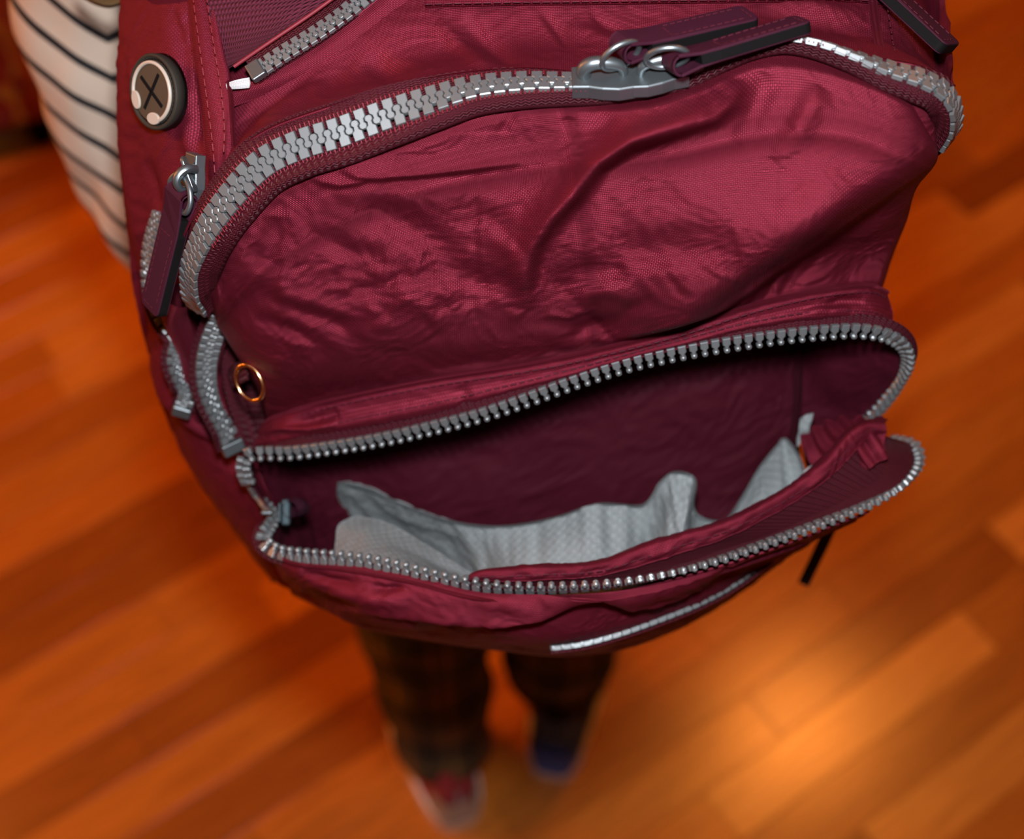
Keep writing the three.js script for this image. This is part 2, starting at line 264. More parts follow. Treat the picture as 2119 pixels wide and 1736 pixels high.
// ceiling lamps
for (const [x, y, z, cd, where] of LAMPS) {
  const g = thing('ceiling_lamp', V3(x, RH, z), where === 'right' ? 'round frosted ceiling lamp on the right, ahead of the person' : 'round frosted ceiling lamp on the left side of the room', 'lamp');
  const prof = [[0.001, 0], [0.19, 0], [0.19, -0.018], [0.175, -0.022], [0.001, -0.022]].map((p) => new THREE.Vector2(...p)).reverse();
  const b = new THREE.Mesh(new THREE.LatheGeometry(prof, 40), M.trim); b.name = 'base'; g.add(b);
  const dome = []; for (let i = 0; i <= 12; i++) { const a = i / 12 * Math.PI / 2; dome.push(new THREE.Vector2(0.17 * Math.sin(a) + 0.0005, -0.022 - 0.06 * Math.cos(a))); }
  const s = new THREE.Mesh(new THREE.LatheGeometry(dome, 40), phys({ color: lin(0.8, 0.7, 0.5), roughness: 0.6, emissive: LAMP, emissiveIntensity: 7 })); s.name = 'lamp_shade'; g.add(s); shade(g);
  const l = new THREE.PointLight(LAMP, cd, 0, 2); l.position.set(x, RH - 0.125, z); l.castShadow = true; l.shadow.radius = 8; scene.add(l);
}
// globe floor lamp to the left, out of the frame: it warms the sleeve and the left side of the pack
{
  const g = thing('floor_lamp', V(-1.62, 0, 0.95), 'slim black floor lamp with a glowing globe, left of the person', 'lamp'), add = (n, geo, m) => { const o = new THREE.Mesh(geo, m); o.name = n; g.add(o); };
  add('base', new THREE.LatheGeometry([[0.001, 0], [0.13, 0], [0.13, 0.012], [0.12, 0.018], [0.02, 0.026], [0.012, 0.05]].map((p) => new THREE.Vector2(...p)), 40), M.black);
  add('pole', new THREE.CylinderGeometry(0.011, 0.011, 1.4, 16).translate(0, 0.73, 0), M.black);
  add('socket', new THREE.CylinderGeometry(0.035, 0.02, 0.05, 20).translate(0, 1.44, 0), M.black);
  add('globe', new THREE.SphereGeometry(0.11, 40, 28).translate(0, 1.565, 0), phys({ color: lin(0.8, 0.7, 0.5), roughness: 0.5, emissive: LAMP, emissiveIntensity: 5 })); shade(g);
  const l = new THREE.PointLight(LAMP, 3.6, 0, 2); l.position.set(-1.62, 1.565, -0.95); l.castShadow = true; l.shadow.radius = 8; scene.add(l);
}
// red patterned sofa beyond the person's left arm
{
  const g = thing('sofa', V(-1.55, 0, 2.0), 'dark red patterned fabric sofa beyond the striped sleeve', 'sofa');
  const at = (geo, name, m, parent = g) => { const o = new THREE.Mesh(geo, m); o.name = name; parent.add(o); return o; };
  const uvBox = (geo) => { const p = geo.attributes.position, u = geo.attributes.uv, n = geo.attributes.normal; for (let i = 0; i < p.count; i++) { const ax = Math.abs(n.getX(i)), ay = Math.abs(n.getY(i)); u.setXY(i, ax > 0.6 ? p.getZ(i) : p.getX(i), ay > 0.6 ? p.getZ(i) : p.getY(i)); } return geo; };
  const rb = (w, h, d, x, y, z, r) => uvBox(new RoundedBoxGeometry(w, h, d, 3, r).translate(x, y, z));
  at(rb(1.62, 0.21, 0.74, 0, 0.175, 0, 0.02), 'frame', M.sofa);
  for (const s of [-0.37, 0.37]) at(rb(0.72, 0.15, 0.6, s, 0.36, 0.05, 0.05), 'seat_cushion', M.sofaDark);
  at(rb(1.62, 0.5, 0.2, 0, 0.56, -0.34, 0.07), 'backrest', M.sofa);
  for (const s of [-0.83, 0.83]) at(rb(0.16, 0.49, 0.78, s, 0.32, 0, 0.06), 'armrest', M.sofa);
  for (const sx of [-0.76, 0.76]) for (const sz of [-0.32, 0.32]) at(new THREE.CylinderGeometry(0.022, 0.018, 0.08, 12).translate(sx, 0.04, sz), 'leg', M.black);
  g.rotation.y = 0.36; g.position.copy(V(-1.585, 0, 1.71)); shade(g);
}

// ------------------------------------------------------------------ the backpack
const pack = thing('backpack', V(0, 0.955, 0.5), 'burgundy crinkled nylon backpack with chunky silver zips and an open front pocket', 'backpack');

// ---- zips: control points [x, y, depth, theta]; theta turns the head direction (0 = up in the frame, 90 = towards the camera)
function zipCurve(ctrl) {
  const c = cr(ctrl), th = ctrl.map((p) => p[3] ?? 0), N = Math.max(400, ctrl.length * 40); c.arcLengthDivisions = N; const L = c.getLength();
  const frame = (u) => {
    u = clamp(u, 0, 1); const t = c.getUtoTmapping(u), q = t * (th.length - 1), i = Math.min(th.length - 2, Math.floor(q)), a0 = (th[i] + (th[i + 1] - th[i]) * (q - i)) * Math.PI / 180;
    const p = c.getPoint(t), T = c.getTangent(t).normalize(), r = V3().subVectors(p, CAM).normalize(), up = V3().crossVectors(T, r).normalize(), rp = r.clone().addScaledVector(T, -r.dot(T)).normalize();
    const a = up.clone().multiplyScalar(Math.cos(a0)).addScaledVector(rp, -Math.sin(a0)).normalize();
    return { p, T, a, up, n: V3().crossVectors(T, a), u };
  };
  const near = (x, y) => { let b = 1e9, bu = 0; for (let i = 0; i <= 600; i++) { const q = proj(c.getPointAt(i / 600)), d = (q[0] - x) ** 2 + (q[1] - y) ** 2; if (d < b) { b = d; bu = i / 600; } } return bu; };
  return { c, L, frame, near };
}
function toothGeo(p, H, th, knob) {
  const s = new THREE.Shape(), A = [[0.36, -1], [0.36, -0.42], [0.18, -0.26], [0.155, -0.06], [0.27, 0.08], [0.25, 0.28], [0.12, 0.4]];
  s.moveTo(-A[0][0] * p, -H); for (const [x, y] of A) s.lineTo(x * p, y * H); for (const [x, y] of A.slice().reverse()) s.lineTo(-x * p, y * H);
  const b = 0.00026, g = new THREE.ExtrudeGeometry(s, { depth: th - 2 * b, bevelEnabled: true, bevelThickness: b, bevelSize: b * 0.9, bevelOffset: -b * 0.9, bevelSegments: 1, steps: 1 });
  g.translate(0, 0, -th / 2 + b); const list = [g];
  if (knob) { const k = new THREE.SphereGeometry(1, 10, 7); k.scale(0.27 * p, 0.27 * H, th * knob); k.translate(0, 0.16 * H, 0); list.push(k); }
  return join(list);
}
function teeth(parent, zip, { pitch, H, th, rows = [1, -1], knob = 0.56, u0 = 0, u1 = 1, mat = M.tooth, shift = 0, stuff = false, skip }) {
  const geo = toothGeo(pitch, H, th, knob), n = Math.floor(zip.L * (u1 - u0) / pitch), m = new THREE.Matrix4(), all = [];
  for (const r of rows) for (let i = 0; i < n; i++) {
    const u = u0 + (i + 0.25 + (r < 0 ? 0.5 : 0)) * pitch / zip.L; if (u > u1 || (skip && skip(u, r))) continue;
    const f = zip.frame(u); m.makeBasis(r < 0 ? f.T : f.T.clone().negate(), f.a.clone().multiplyScalar(-r), f.n);
    m.setPosition(f.p.clone().addScaledVector(f.a, shift));
    if (r > 0 && rows.length === 1) m.makeBasis(f.T, f.a, f.n).setPosition(f.p.clone().addScaledVector(f.a, shift));
    if (stuff) { all.push(geo.clone().applyMatrix4(m)); continue; }
    const o = new THREE.Mesh(geo, mat); o.name = 'zipper_tooth'; o.castShadow = o.receiveShadow = true; parent.add(o);
    o.applyMatrix4(parent.matrixWorld.clone().invert().multiply(m));
  }
  if (stuff && all.length) put('zipper_teeth', join(all), mat, parent, null, 'stuff');
}
const off = (f, da, dn = 0) => f.p.clone().addScaledVector(f.a, da).addScaledVector(f.n, dn);
const pxOff = (f, d, dd = 0) => { const q = proj(f.p), q2 = proj(f.p.clone().addScaledVector(f.up, 0.001)), L = Math.hypot(q2[0] - q[0], q2[1] - q[1]); return P(q[0] + (q2[0] - q[0]) / L * d, q[1] + (q2[1] - q[1]) / L * d, q[2] + dd); };
const along = (n, fn) => Array.from({ length: n + 1 }, (_, i) => fn(i / n));

// ---- stitches: little raised threads along a surface line
function stitches(pts, lenm, gap, r, parent, mat = M.thread, name = 'stitching') {
  const c = cr(pts), L = c.getLength(), n = Math.floor(L / (lenm + gap)), list = [];
  for (let i = 0; i < n; i++) { const s = i * (lenm + gap) / L, e = s + lenm / L, a = c.getPointAt(s), b = c.getPointAt(Math.min(1, e)), d = a.distanceTo(b), g = new THREE.CapsuleGeometry(r, Math.max(0.0001, d - r), 2, 5); g.applyMatrix4(new THREE.Matrix4().makeRotationFromQuaternion(new THREE.Quaternion().setFromUnitVectors(V3(0, 1, 0), b.clone().sub(a).normalize())).setPosition(a.clone().lerp(b, 0.5))); list.push(g); }
  return put(name, join(list), mat, parent, null, 'stuff');
}

// ==== main zip round the top of the front compartment
const Z1 = zipCurve([[408, 642, 0.606, -62], [394, 606, 0.588, -60], [393, 560, 0.574, -54], [408, 515, 0.563, -45], [431, 472, 0.554, -36], [470, 417, 0.5465, -26], [543, 339, 0.539, -14], [620, 300, 0.5345, -8], [703, 274, 0.531, -8], [797, 239, 0.528, -18], [890, 208, 0.5265, -34], [980, 182, 0.526, -48], [1079, 171, 0.5255, -54], [1165, 170, 0.525, -60], [1250, 170, 0.5245, -66], [1340, 160, 0.5235, -70], [1415, 146, 0.523, -74], [1485, 114, 0.5225, -82], [1550, 88, 0.522, -86], [1613, 77, 0.5215, -88], [1690, 88, 0.5205, -89], [1766, 114, 0.52, -84], [1845, 145, 0.519, -66], [1909, 165, 0.519, -60], [1950, 188, 0.521, -62], [1972, 218, 0.526, -66], [1977, 250, 0.534, -74], [1968, 284, 0.545, -78], [1946, 318, 0.556, -80], [1912, 346, 0.566, -80]]);
const H1 = 0.00565, PITCH1 = 0.00565;
const tapeW = (f) => { const q = proj(f.p), e = proj(off(f, -H1)), c = Math.hypot(e[0] - q[0], e[1] - q[1]); return c + 40 - 8 * Math.exp(-(((q[0] - 1500) / 420) ** 2)) - 8 * sst(1900, 1980, q[0]); };
const mainZip = sub('front_compartment_zipper', pack);
teeth(mainZip, Z1, { pitch: PITCH1, H: H1, th: 0.0026, knob: 0.42, u1: 0.966 });
{
  const NU = 260;
  const tw = (u) => tapeW(Z1.frame(u));
  const rows = [0, 1, 2, 3, 4, 5].map((k) => along(NU, (u) => { const f = Z1.frame(u), w = tw(u); return k === 0 ? off(f, -H1 * 0.55, -0.0006) : k === 1 ? off(f, -H1 * 1.06, -0.0004) : k === 2 ? pxOff(f, -(w - 24), -0.0022) : k === 3 ? pxOff(f, -(w - 7), -0.0018) : k === 4 ? pxOff(f, -w, 0.003) : pxOff(f, -(w - 1), 0.009); }));
  put('zipper_tape', gridGeo(rows, 0.0009), M.tape, mainZip);
  const up = [0.55, 1.0, 1.6, 2.1].map((k, i) => along(NU, (u) => off(Z1.frame(u), H1 * (0.55 + (k - 0.55) * (1 - 0.7 * sst(0.88, 0.93, u)) * (0.3 + 0.7 * sst(0.06, 0.16, u))), -0.0006 - i * 0.0003)));
  put('zipper_tape', gridGeo(up, 0.0008), M.tape, mainZip);
  // little ladder threads that hold the teeth
  const lad = []; for (let i = 0; i < 150; i++) { const f = Z1.frame((i + 0.5) / 150 * 0.62 + 0.14); for (const r of [-1, 1]) { const a = off(f, r * H1 * 0.98, 0.0001), b = off(f, r * H1 * 1.28, 0.0002), d = b.clone().sub(a); lad.push(new THREE.CapsuleGeometry(0.00032, d.length(), 2, 5).applyMatrix4(new THREE.Matrix4().makeRotationFromQuaternion(new THREE.Quaternion().setFromUnitVectors(V3(0, 1, 0), d.normalize())).setPosition(a.lerp(b, 0.5)))); } }
  put('ladder_threads', join(lad), M.thread, mainZip, null, 'stuff');
}
const edge1 = (x, y, d = 0.0055) => { const f = Z1.frame(Z1.near(x, y)), q = proj(f.p), w = tapeW(f) - 9; return pxOff(f, -w, d); };
const top1 = (x, y) => off(Z1.frame(Z1.near(x, y)), 0.0108, -0.0012);

// ==== front panel of the front compartment
{
  const rows = [
    [[408, 640, 0.612], edge1(389, 575), edge1(440, 455), edge1(600, 308), edge1(797, 239), edge1(1079, 171), edge1(1340, 160), edge1(1600, 78), edge1(1766, 114), edge1(1925, 172), edge1(1972, 230), edge1(1968, 282, 0.008)],
    [[440, 652, 0.632], [456, 630, 0.586], [535, 520, 0.5585], [690, 420, 0.5475], [870, 350, 0.5435], [1110, 300, 0.541], [1360, 280, 0.537], [1590, 225, 0.5335], [1770, 235, 0.531], [1890, 285, 0.533], [1935, 318, 0.545], [1932, 335, 0.575]],
    [[462, 690, 0.66], [468, 672, 0.6], [570, 600, 0.569], [720, 510, 0.557], [890, 450, 0.552], [1120, 410, 0.55], [1370, 380, 0.5465], [1580, 340, 0.5435], [1740, 340, 0.5425], [1860, 375, 0.549], [1895, 385, 0.566], [1890, 388, 0.60]],
    [[492, 745, 0.67], [500, 715, 0.604], [594, 670, 0.579], [735, 595, 0.567], [900, 550, 0.5615], [1130, 520, 0.559], [1380, 490, 0.5565], [1570, 460, 0.556], [1730, 450, 0.56], [1850, 455, 0.582], [1875, 458, 0.60], [1870, 460, 0.62]],
    [[530, 810, 0.675], [544, 786, 0.62], [622, 745, 0.595], [745, 690, 0.582], [900, 655, 0.5745], [1140, 625, 0.5715], [1390, 580, 0.5705], [1560, 545, 0.577], [1710, 525, 0.59], [1825, 525, 0.604], [1848, 525, 0.62], [1842, 525, 0.65]],
    [[560, 900, 0.682], [564, 866, 0.652], [640, 840, 0.6385], [750, 812, 0.626], [900, 782, 0.614], [1150, 742, 0.603], [1400, 683, 0.5955], [1560, 632, 0.594], [1700, 600, 0.598], [1800, 592, 0.607], [1824, 596, 0.62], [1818, 600, 0.65]],
  ];
  const S = [
    ['s', 7, 0.0075, [[1085, 338], [1000, 350], [940, 358], [860, 366], [780, 372], [735, 368], [705, 352]].reverse(), 9],
    ['s', 6, 0.004, [[640, 366], [665, 380], [700, 387], [745, 380], [770, 370]], 7],
    ['s', 20, 0.034, [[1090, 640], [1100, 560], [1112, 510], [1145, 460], [1195, 405], [1240, 345], [1310, 298], [1400, 272], [1480, 250], [1520, 215], [1536, 170]], 5],
    ['r', 16, 0.0035, [[1230, 330], [1310, 275], [1400, 245], [1490, 205]]],
    ['s', 44, 0.044, [[1330, 760], [1400, 690], [1475, 622], [1560, 560], [1650, 500], [1750, 432], [1850, 372], [1945, 318]], 11],
    ['s', 8, 0.012, [[1330, 770], [1410, 705], [1480, 650], [1560, 596], [1650, 528], [1750, 462], [1850, 395], [1925, 345]], 8],
    ['v', 22, 0.004, [[572, 450], [565, 490], [545, 545]]], ['v', 16, 0.003, [[520, 505], [540, 540], [585, 560]]],
    ['v', 34, 0.0065, [[735, 430], [810, 450], [885, 490], [960, 540]]], ['v', 30, 0.006, [[870, 540], [960, 575], [1040, 590], [1095, 625]]],
    ['r', 26, 0.003, [[700, 400], [820, 405], [960, 400], [1080, 430]]],
    ['v', 18, 0.0035, [[525, 600], [600, 635], [680, 660], [750, 700]]], ['v', 16, 0.0032, [[530, 655], [610, 685], [690, 735]]], ['r', 16, 0.0025, [[560, 605], [650, 630], [740, 660]]],
    ['v', 14, 0.003, [[850, 560], [800, 590], [720, 600]]], ['v', 14, 0.003, [[1060, 650], [1000, 625], [930, 620]]], ['r', 14, 0.0028, [[960, 620], [1030, 635], [1085, 655]]],
    ['v', 40, 0.006, [[1260, 505], [1340, 515], [1430, 505], [1520, 480]]], ['v', 30, 0.005, [[1150, 590], [1220, 560], [1290, 545]]],
    ['s', 7, 0.004, [[1125, 655], [1180, 660], [1230, 640]], 7], ['v', 14, 0.0035, [[1270, 690], [1300, 640], [1350, 610]]], ['v', 15, 0.0035, [[1180, 700], [1230, 670], [1280, 668]]],
    ['r', 15, 0.003, [[1200, 620], [1250, 600], [1310, 610]]], ['v', 13, 0.003, [[1120, 720], [1180, 735], [1260, 720]]], ['r', 16, 0.0032, [[1230, 700], [1290, 715], [1340, 690]]],
    ['v', 12, 0.0034, [[1620, 545], [1590, 600], [1575, 645]]], ['v', 10, 0.003, [[1660, 535], [1625, 590], [1610, 630]]], ['v', 12, 0.003, [[1700, 530], [1650, 580], [1630, 620]]], ['r', 12, 0.003, [[1560, 590], [1540, 625], [1530, 650]]], ['v', 30, 0.004, [[1815, 525], [1765, 570], [1740, 600]]],
    ['v', 8, 0.002, [[1170, 240], [1185, 262], [1200, 272]]], ['v', 10, 0.0022, [[1060, 225], [1050, 250], [1040, 275]]], ['r', 26, 0.004, [[1700, 180], [1650, 270], [1600, 330]]], ['v', 26, 0.0035, [[1590, 150], [1560, 230], [1530, 300]]],
    ['r', 20, 0.003, [[1000, 480], [1060, 520], [1085, 600]]], ['v', 20, 0.003, [[640, 480], [720, 520], [800, 540]]], ['r', 22, 0.003, [[760, 560], [850, 620], [930, 680]]],
  ];
  for (let i = 0; i < 60; i++) { const x = rr(560, 1560), y = rr(540, 760), a = rr(-0.7, 0.7) + (rnd() < 0.3 ? 1.1 : 0), L = rr(35, 100); S.push([rnd() < 0.55 ? 'v' : 'r', rr(7, 15), rr(0.0006, 0.0015), [[x, y], [x + Math.cos(a) * L * 0.5 + rr(-8, 8), y + Math.sin(a) * L * 0.5], [x + Math.cos(a) * L, y + Math.sin(a) * L + rr(-12, 12)]]]); }
  const st = strokes(S);
  const G = displace(loft(rows, 330, 200), (x, y, p, u, v) => { const e = sst(0, 0.06, v) * sst(1, 0.965, v) * sst(0, 0.05, u) * sst(1, 0.95, u); return e * (1.05 * st(x, y) + crinkle(p, 0.85 - 0.3 * sst(1150, 1500, x) * sst(520, 380, y), 0.7)); }, 0.9);
  put('front_panel', gridGeo(G), M.nylon, pack);
}
// ==== top gusset between the main zip and the top seam
{
  const rows = [
    [[388, 620, 0.615], top1(389, 560), top1(430, 472), top1(543, 339), top1(703, 274), top1(890, 208), top1(1079, 171), top1(1250, 170), top1(1415, 146), top1(1613, 77), top1(1766, 114), top1(1909, 165), top1(1972, 225)],
    [[395, 520, 0.605], [408, 450, 0.588], [452, 350, 0.574], [560, 225, 0.5625], [715, 160, 0.558], [900, 110, 0.5555], [1079, 90, 0.554], [1250, 75, 0.5535], [1415, 60, 0.553], [1613, 40, 0.554], [1766, 60, 0.556], [1885, 100, 0.562], [1955, 150, 0.585]],
    [[420, 400, 0.605], [445, 320, 0.590], [472, 240, 0.579], [590, 130, 0.569], [740, 70, 0.564], [900, 20, 0.562], [1079, 8, 0.561], [1250, 6, 0.5605], [1415, 4, 0.560], [1613, 2, 0.562], [1766, 0, 0.566], [1880, 40, 0.575], [1945, 90, 0.602]],
    [[430, 160, 0.605], [450, 100, 0.594], [480, 20, 0.588], [600, -80, 0.582], [740, -100, 0.578], [900, -110, 0.576], [1079, -110, 0.575], [1250, -110, 0.575], [1415, -110, 0.575], [1613, -110, 0.576], [1766, -110, 0.58], [1860, -80, 0.59], [1920, -40, 0.63]],
  ];
  const st = strokes([['r', 16, 0.0025, [[905, 45], [960, 100], [1030, 165]]], ['v', 16, 0.0025, [[960, 40], [1010, 90], [1080, 150]]], ['v', 24, 0.003, [[760, 120], [800, 150], [860, 165]]], ['r', 18, 0.002, [[1180, 50], [1240, 80], [1300, 90]]], ['v', 20, 0.003, [[1560, 20], [1650, 40], [1760, 55], [1830, 80]]], ['r', 18, 0.003, [[1600, 10], [1700, 22], [1790, 40]]], ['v', 14, 0.002, [[500, 260], [560, 210], [640, 150]]], ['r', 14, 0.002, [[540, 260], [600, 210], [680, 170]]], ['v', 10, 0.0015, [[1120, 20], [1160, 70], [1180, 110]]], ['v', 10, 0.0015, [[1220, 20], [1250, 50], [1290, 70]]]]);
  const G = displace(loft(rows, 260, 90), (x, y, p, u, v) => sst(0, 0.12, v) * (st(x, y) + crinkle(p, 0.5, 0.4)));
  put('top_gusset', gridGeo(G), M.nylon, pack);
  // the doubled seam allowance along the top edge, with its row of stitches
  const seam = [[880, 14, 0.5605], [960, 12, 0.5595], [1079, 10, 0.5588], [1250, 8, 0.5583], [1415, 6, 0.558], [1613, 4, 0.5595], [1766, 4, 0.5635], [1840, 12, 0.5665]];
  const s2 = [0, 1, 2].map((k) => seam.map(([x, y, d]) => [x, y - k * 26, d + k * 0.0045 - (k ? 0.0025 : 0)]));
  put('seam_binding', gridGeo(displace(loft(s2, 150, 8), (x, y, p) => crinkle(p, 0.2, 0.3)), 0.0012), M.nylon, pack);
  stitches(seam.map(([x, y, d]) => [x, y - 5, d - 0.0022]), 0.0028, 0.0011, 0.00028, pack, M.darkThread);
  // vertical seam at the right end of the gusset
  const vs = [[1806, -30, 0.564], [1812, 20, 0.5625], [1818, 60, 0.5575], [1826, 100, 0.549], [1842, 122, 0.541]];
  put('seam_binding', tube(vs, 0.0011, 50, 8), M.nylon, pack); put('seam_binding', tube(vs.map(([x, y, d]) => [x - 9, y, d + 0.0003]), 0.0009, 50, 8), M.nylon, pack);
  stitches(vs.map(([x, y, d]) => [x + 26, y + 4, d - 0.0008]), 0.0026, 0.0013, 0.0003, pack, M.darkThread);
}
// ==== mesh panel and the slim zip at the upper left
{
  const rows = [[[418, -50, 0.577], [560, -60, 0.573], [720, -60, 0.5715], [800, -70, 0.572]], [[432, 30, 0.573], [510, 20, 0.571], [620, 5, 0.5695], [735, -22, 0.5695]], [[448, 90, 0.571], [500, 80, 0.5695], [570, 62, 0.568], [640, 32, 0.568]], [[462, 145, 0.569], [478, 136, 0.5685], [498, 124, 0.568], [516, 112, 0.5675]]];
  put('mesh_panel', gridGeo(displace(loft(rows, 60, 40), (x, y, p) => crinkle(p, 0.25, 0.6)), 0.0015), M.mesh, pack);
  const Z2 = zipCurve([[524, 152, 0.5635, -34], [580, 115, 0.5632, -36], [650, 72, 0.5632, -38], [710, 30, 0.5636, -40], [770, -18, 0.5645, -20], [830, -60, 0.566, -20]]);
  const g = sub('upper_pocket_zipper', pack), h = 0.0038;
  teeth(g, Z2, { pitch: 0.0042, H: h, th: 0.002, u0: 0.045 });
  put('zipper_tape', gridGeo([3.7, 2.6, 1.7, 0.6].map((k) => along(60, (u) => off(Z2.frame(u), h * k, -0.0010 - 0.0003 * k))), 0.0008), M.tape, g);
  put('zipper_tape', gridGeo([-0.5, -0.8, -1.1].map((k) => along(60, (u) => off(Z2.frame(u), h * k, -0.0008 + 0.0003 * k))), 0.0008), M.tape, g);
  const f = Z2.frame(0.0), m = new THREE.Matrix4().makeBasis(f.T, f.a, f.n).setPosition(f.p.clone().addScaledVector(f.n, 0.0004).addScaledVector(f.T, 0.0015));
  put('end_stop', new RoundedBoxGeometry(0.0062, h * 2.1, 0.0034, 2, 0.0007).applyMatrix4(m), M.metal, g);
  put('white_tape_end', gridGeo(displace(loft([[[468, 172, 0.565], [490, 165, 0.564], [516, 160, 0.564]], [[468, 178, 0.5648], [492, 177, 0.5638], [518, 173, 0.5638]], [[470, 185, 0.5655], [492, 184, 0.5645], [516, 182, 0.5645]]], 20, 8), () => 0), 0.0006), M.white, g, 'white woven tape end');
  put('piping_cord', tube([[484, 138, 0.566], [560, 86, 0.5647], [640, 32, 0.5647], [690, -4, 0.565], [760, -55, 0.566]], 0.0008, 60, 8), M.thread, g);
  // the edge of the pocket opening below the slim zip
  put('pocket_welt', gridGeo(displace(loft([[[462, 196, 0.5715], [560, 150, 0.5655], [650, 96, 0.5640], [740, 30, 0.5640], [820, -35, 0.566]], [[470, 206, 0.5715], [568, 166, 0.5650], [664, 112, 0.5628], [756, 46, 0.5628], [836, -20, 0.565]], [[480, 222, 0.5735], [590, 184, 0.5685], [690, 130, 0.565], [782, 62, 0.564], [860, 0, 0.566]]], 80, 14), (x, y, p) => crinkle(p, 0.2, 0.3)), 0.001), M.nylon, g);
}
// ==== left side of the main compartment
{
  const rows = [
    [V(-0.17, 1.34, 0.575), [236, -160, 0.655], [250, -120, 0.615], [340, -130, 0.592], [448, -130, 0.585]],
    [V(-0.185, 1.24, 0.575), [262, 0, 0.655], [257, 0, 0.613], [340, 0, 0.592], [448, 0, 0.576]],
    [V(-0.19, 1.2, 0.575), [262, 150, 0.655], [247, 150, 0.617], [330, 160, 0.592], [472, 170, 0.571]],
    [V(-0.19, 1.15, 0.575), [266, 300, 0.67], [252, 300, 0.626], [335, 320, 0.599], [478, 330, 0.573]],
    [V(-0.19, 1.11, 0.57), [280, 450, 0.685], [265, 450, 0.64], [335, 470, 0.614], [436, 470, 0.59]],
    [V(-0.185, 1.07, 0.565), [305, 600, 0.71], [290, 600, 0.658], [350, 620, 0.636], [404, 640, 0.638]],
    [V(-0.18, 1.03, 0.56), [338, 760, 0.735], [322, 760, 0.684], [385, 790, 0.666], [462, 770, 0.676]],
    [V(-0.175, 1.0, 0.555), [380, 890, 0.76], [366, 895, 0.704], [425, 915, 0.69], [500, 900, 0.686]],
    [V(-0.165, 0.975, 0.55), [436, 995, 0.78], [422, 1000, 0.722], [480, 1030, 0.702], [545, 1010, 0.676]],
    [V(-0.15, 0.965, 0.54), [512, 1100, 0.79], [500, 1106, 0.734], [545, 1130, 0.715], [600, 1120, 0.70]],
    [V(-0.12, 0.955, 0.53), [582, 1190, 0.79], [566, 1196, 0.74], [610, 1222, 0.72], [680, 1220, 0.712]],
  ];
  const st = strokes([['v', 10, 0.004, [[385, 20], [398, 140], [408, 240], [414, 320]]], ['v', 12, 0.003, [[360, 20], [378, 90], [390, 190]]], ['r', 9, 0.002, [[372, 20], [388, 110], [398, 200]]], ['v', 14, 0.002, [[300, 330], [320, 390], [330, 440]]], ['r', 12, 0.002, [[380, 250], [392, 300], [400, 330]]], ['v', 26, 0.004, [[300, 480], [310, 600], [330, 700]]], ['r', 14, 0.006, [[352, 640], [372, 690], [398, 740], [420, 800]]], ['v', 12, 0.004, [[345, 650], [352, 720], [370, 800]]], ['s', 8, 0.008, [[300, 735], [345, 820], [420, 890], [500, 950], [545, 975]], 8], ['v', 16, 0.004, [[405, 650], [425, 720], [445, 790]]]]);
  const G = displace(loft(rows, 90, 200), (x, y, p, u, v) => sst(0.2, 0.35, u) * (st(x, y) + crinkle(p, 0.6, 0.8)));
  put('left_side_panel', gridGeo(G), M.nylon, pack);
  // bound and stitched seam down the side
  const sb = [
    [[384, -40, 0.582], [396, 90, 0.577], [412, 210, 0.5765], [424, 310, 0.578], [432, 392, 0.582]],
    [[410, -40, 0.5765], [424, 85, 0.5705], [440, 200, 0.569], [452, 310, 0.570], [450, 385, 0.574]],
    [[432, -40, 0.576], [450, 80, 0.570], [468, 165, 0.567], [474, 245, 0.567], [470, 335, 0.570]],
    [[440, -40, 0.580], [457, 80, 0.5735], [474, 163, 0.5705], [482, 245, 0.570], [480, 330, 0.573]],
  ];
  put('side_binding', gridGeo(displace(loft(sb, 120, 22), (x, y, p, u, v) => 0.0009 * Math.sin(v * Math.PI * 3) + crinkle(p, 0.25, 0.2)), 0.0016), M.nylon, pack);
  for (const [a, d] of [[[[396, -30], [412, 90], [428, 205], [440, 300], [446, 380]], 0.574], [[[424, -30], [441, 85], [457, 185], [464, 260], [462, 340]], 0.5705]]) stitches(a.map(([x, y]) => [x, y, d + (y < 60 ? 0.0035 : 0) - 0.0065]), 0.003, 0.0014, 0.0003, pack, M.thread);
  put('piping_cord', tube([[472, 168, 0.5655], [478, 200, 0.565], [481, 250, 0.565], [486, 312, 0.567], [494, 335, 0.567]], 0.001, 50, 8), M.nylon, pack);
}
// main compartment body, lower bowl, right side
put('main_compartment', new RoundedBoxGeometry(0.335, 0.385, 0.1, 6, 0.035).translate(0.004, 1.152, -0.527), M.nylon, pack);
{
  const G = loft([[[1958, 60, 0.6], [1972, 200, 0.535], [1960, 290, 0.553], [1905, 370, 0.575], [1872, 460, 0.60], [1842, 530, 0.625], [1818, 600, 0.64]], [V(0.182, 1.22, 0.5), V(0.185, 1.19, 0.495), V(0.185, 1.165, 0.49), V(0.183, 1.14, 0.485), V(0.18, 1.115, 0.48), V(0.176, 1.09, 0.475), V(0.17, 1.06, 0.47)], [V(0.168, 1.24, 0.575), V(0.17, 1.2, 0.575), V(0.17, 1.165, 0.575), V(0.17, 1.14, 0.57), V(0.17, 1.11, 0.57), V(0.165, 1.08, 0.565), V(0.16, 1.05, 0.56)]], 50, 30);
  put('right_side_panel', gridGeo(displace(G, (x, y, p, u, v) => sst(0, 0.2, v) * crinkle(p, 0.5)), 0.001, V3(2, 1.2, -0.2)), M.nylon, pack);
}
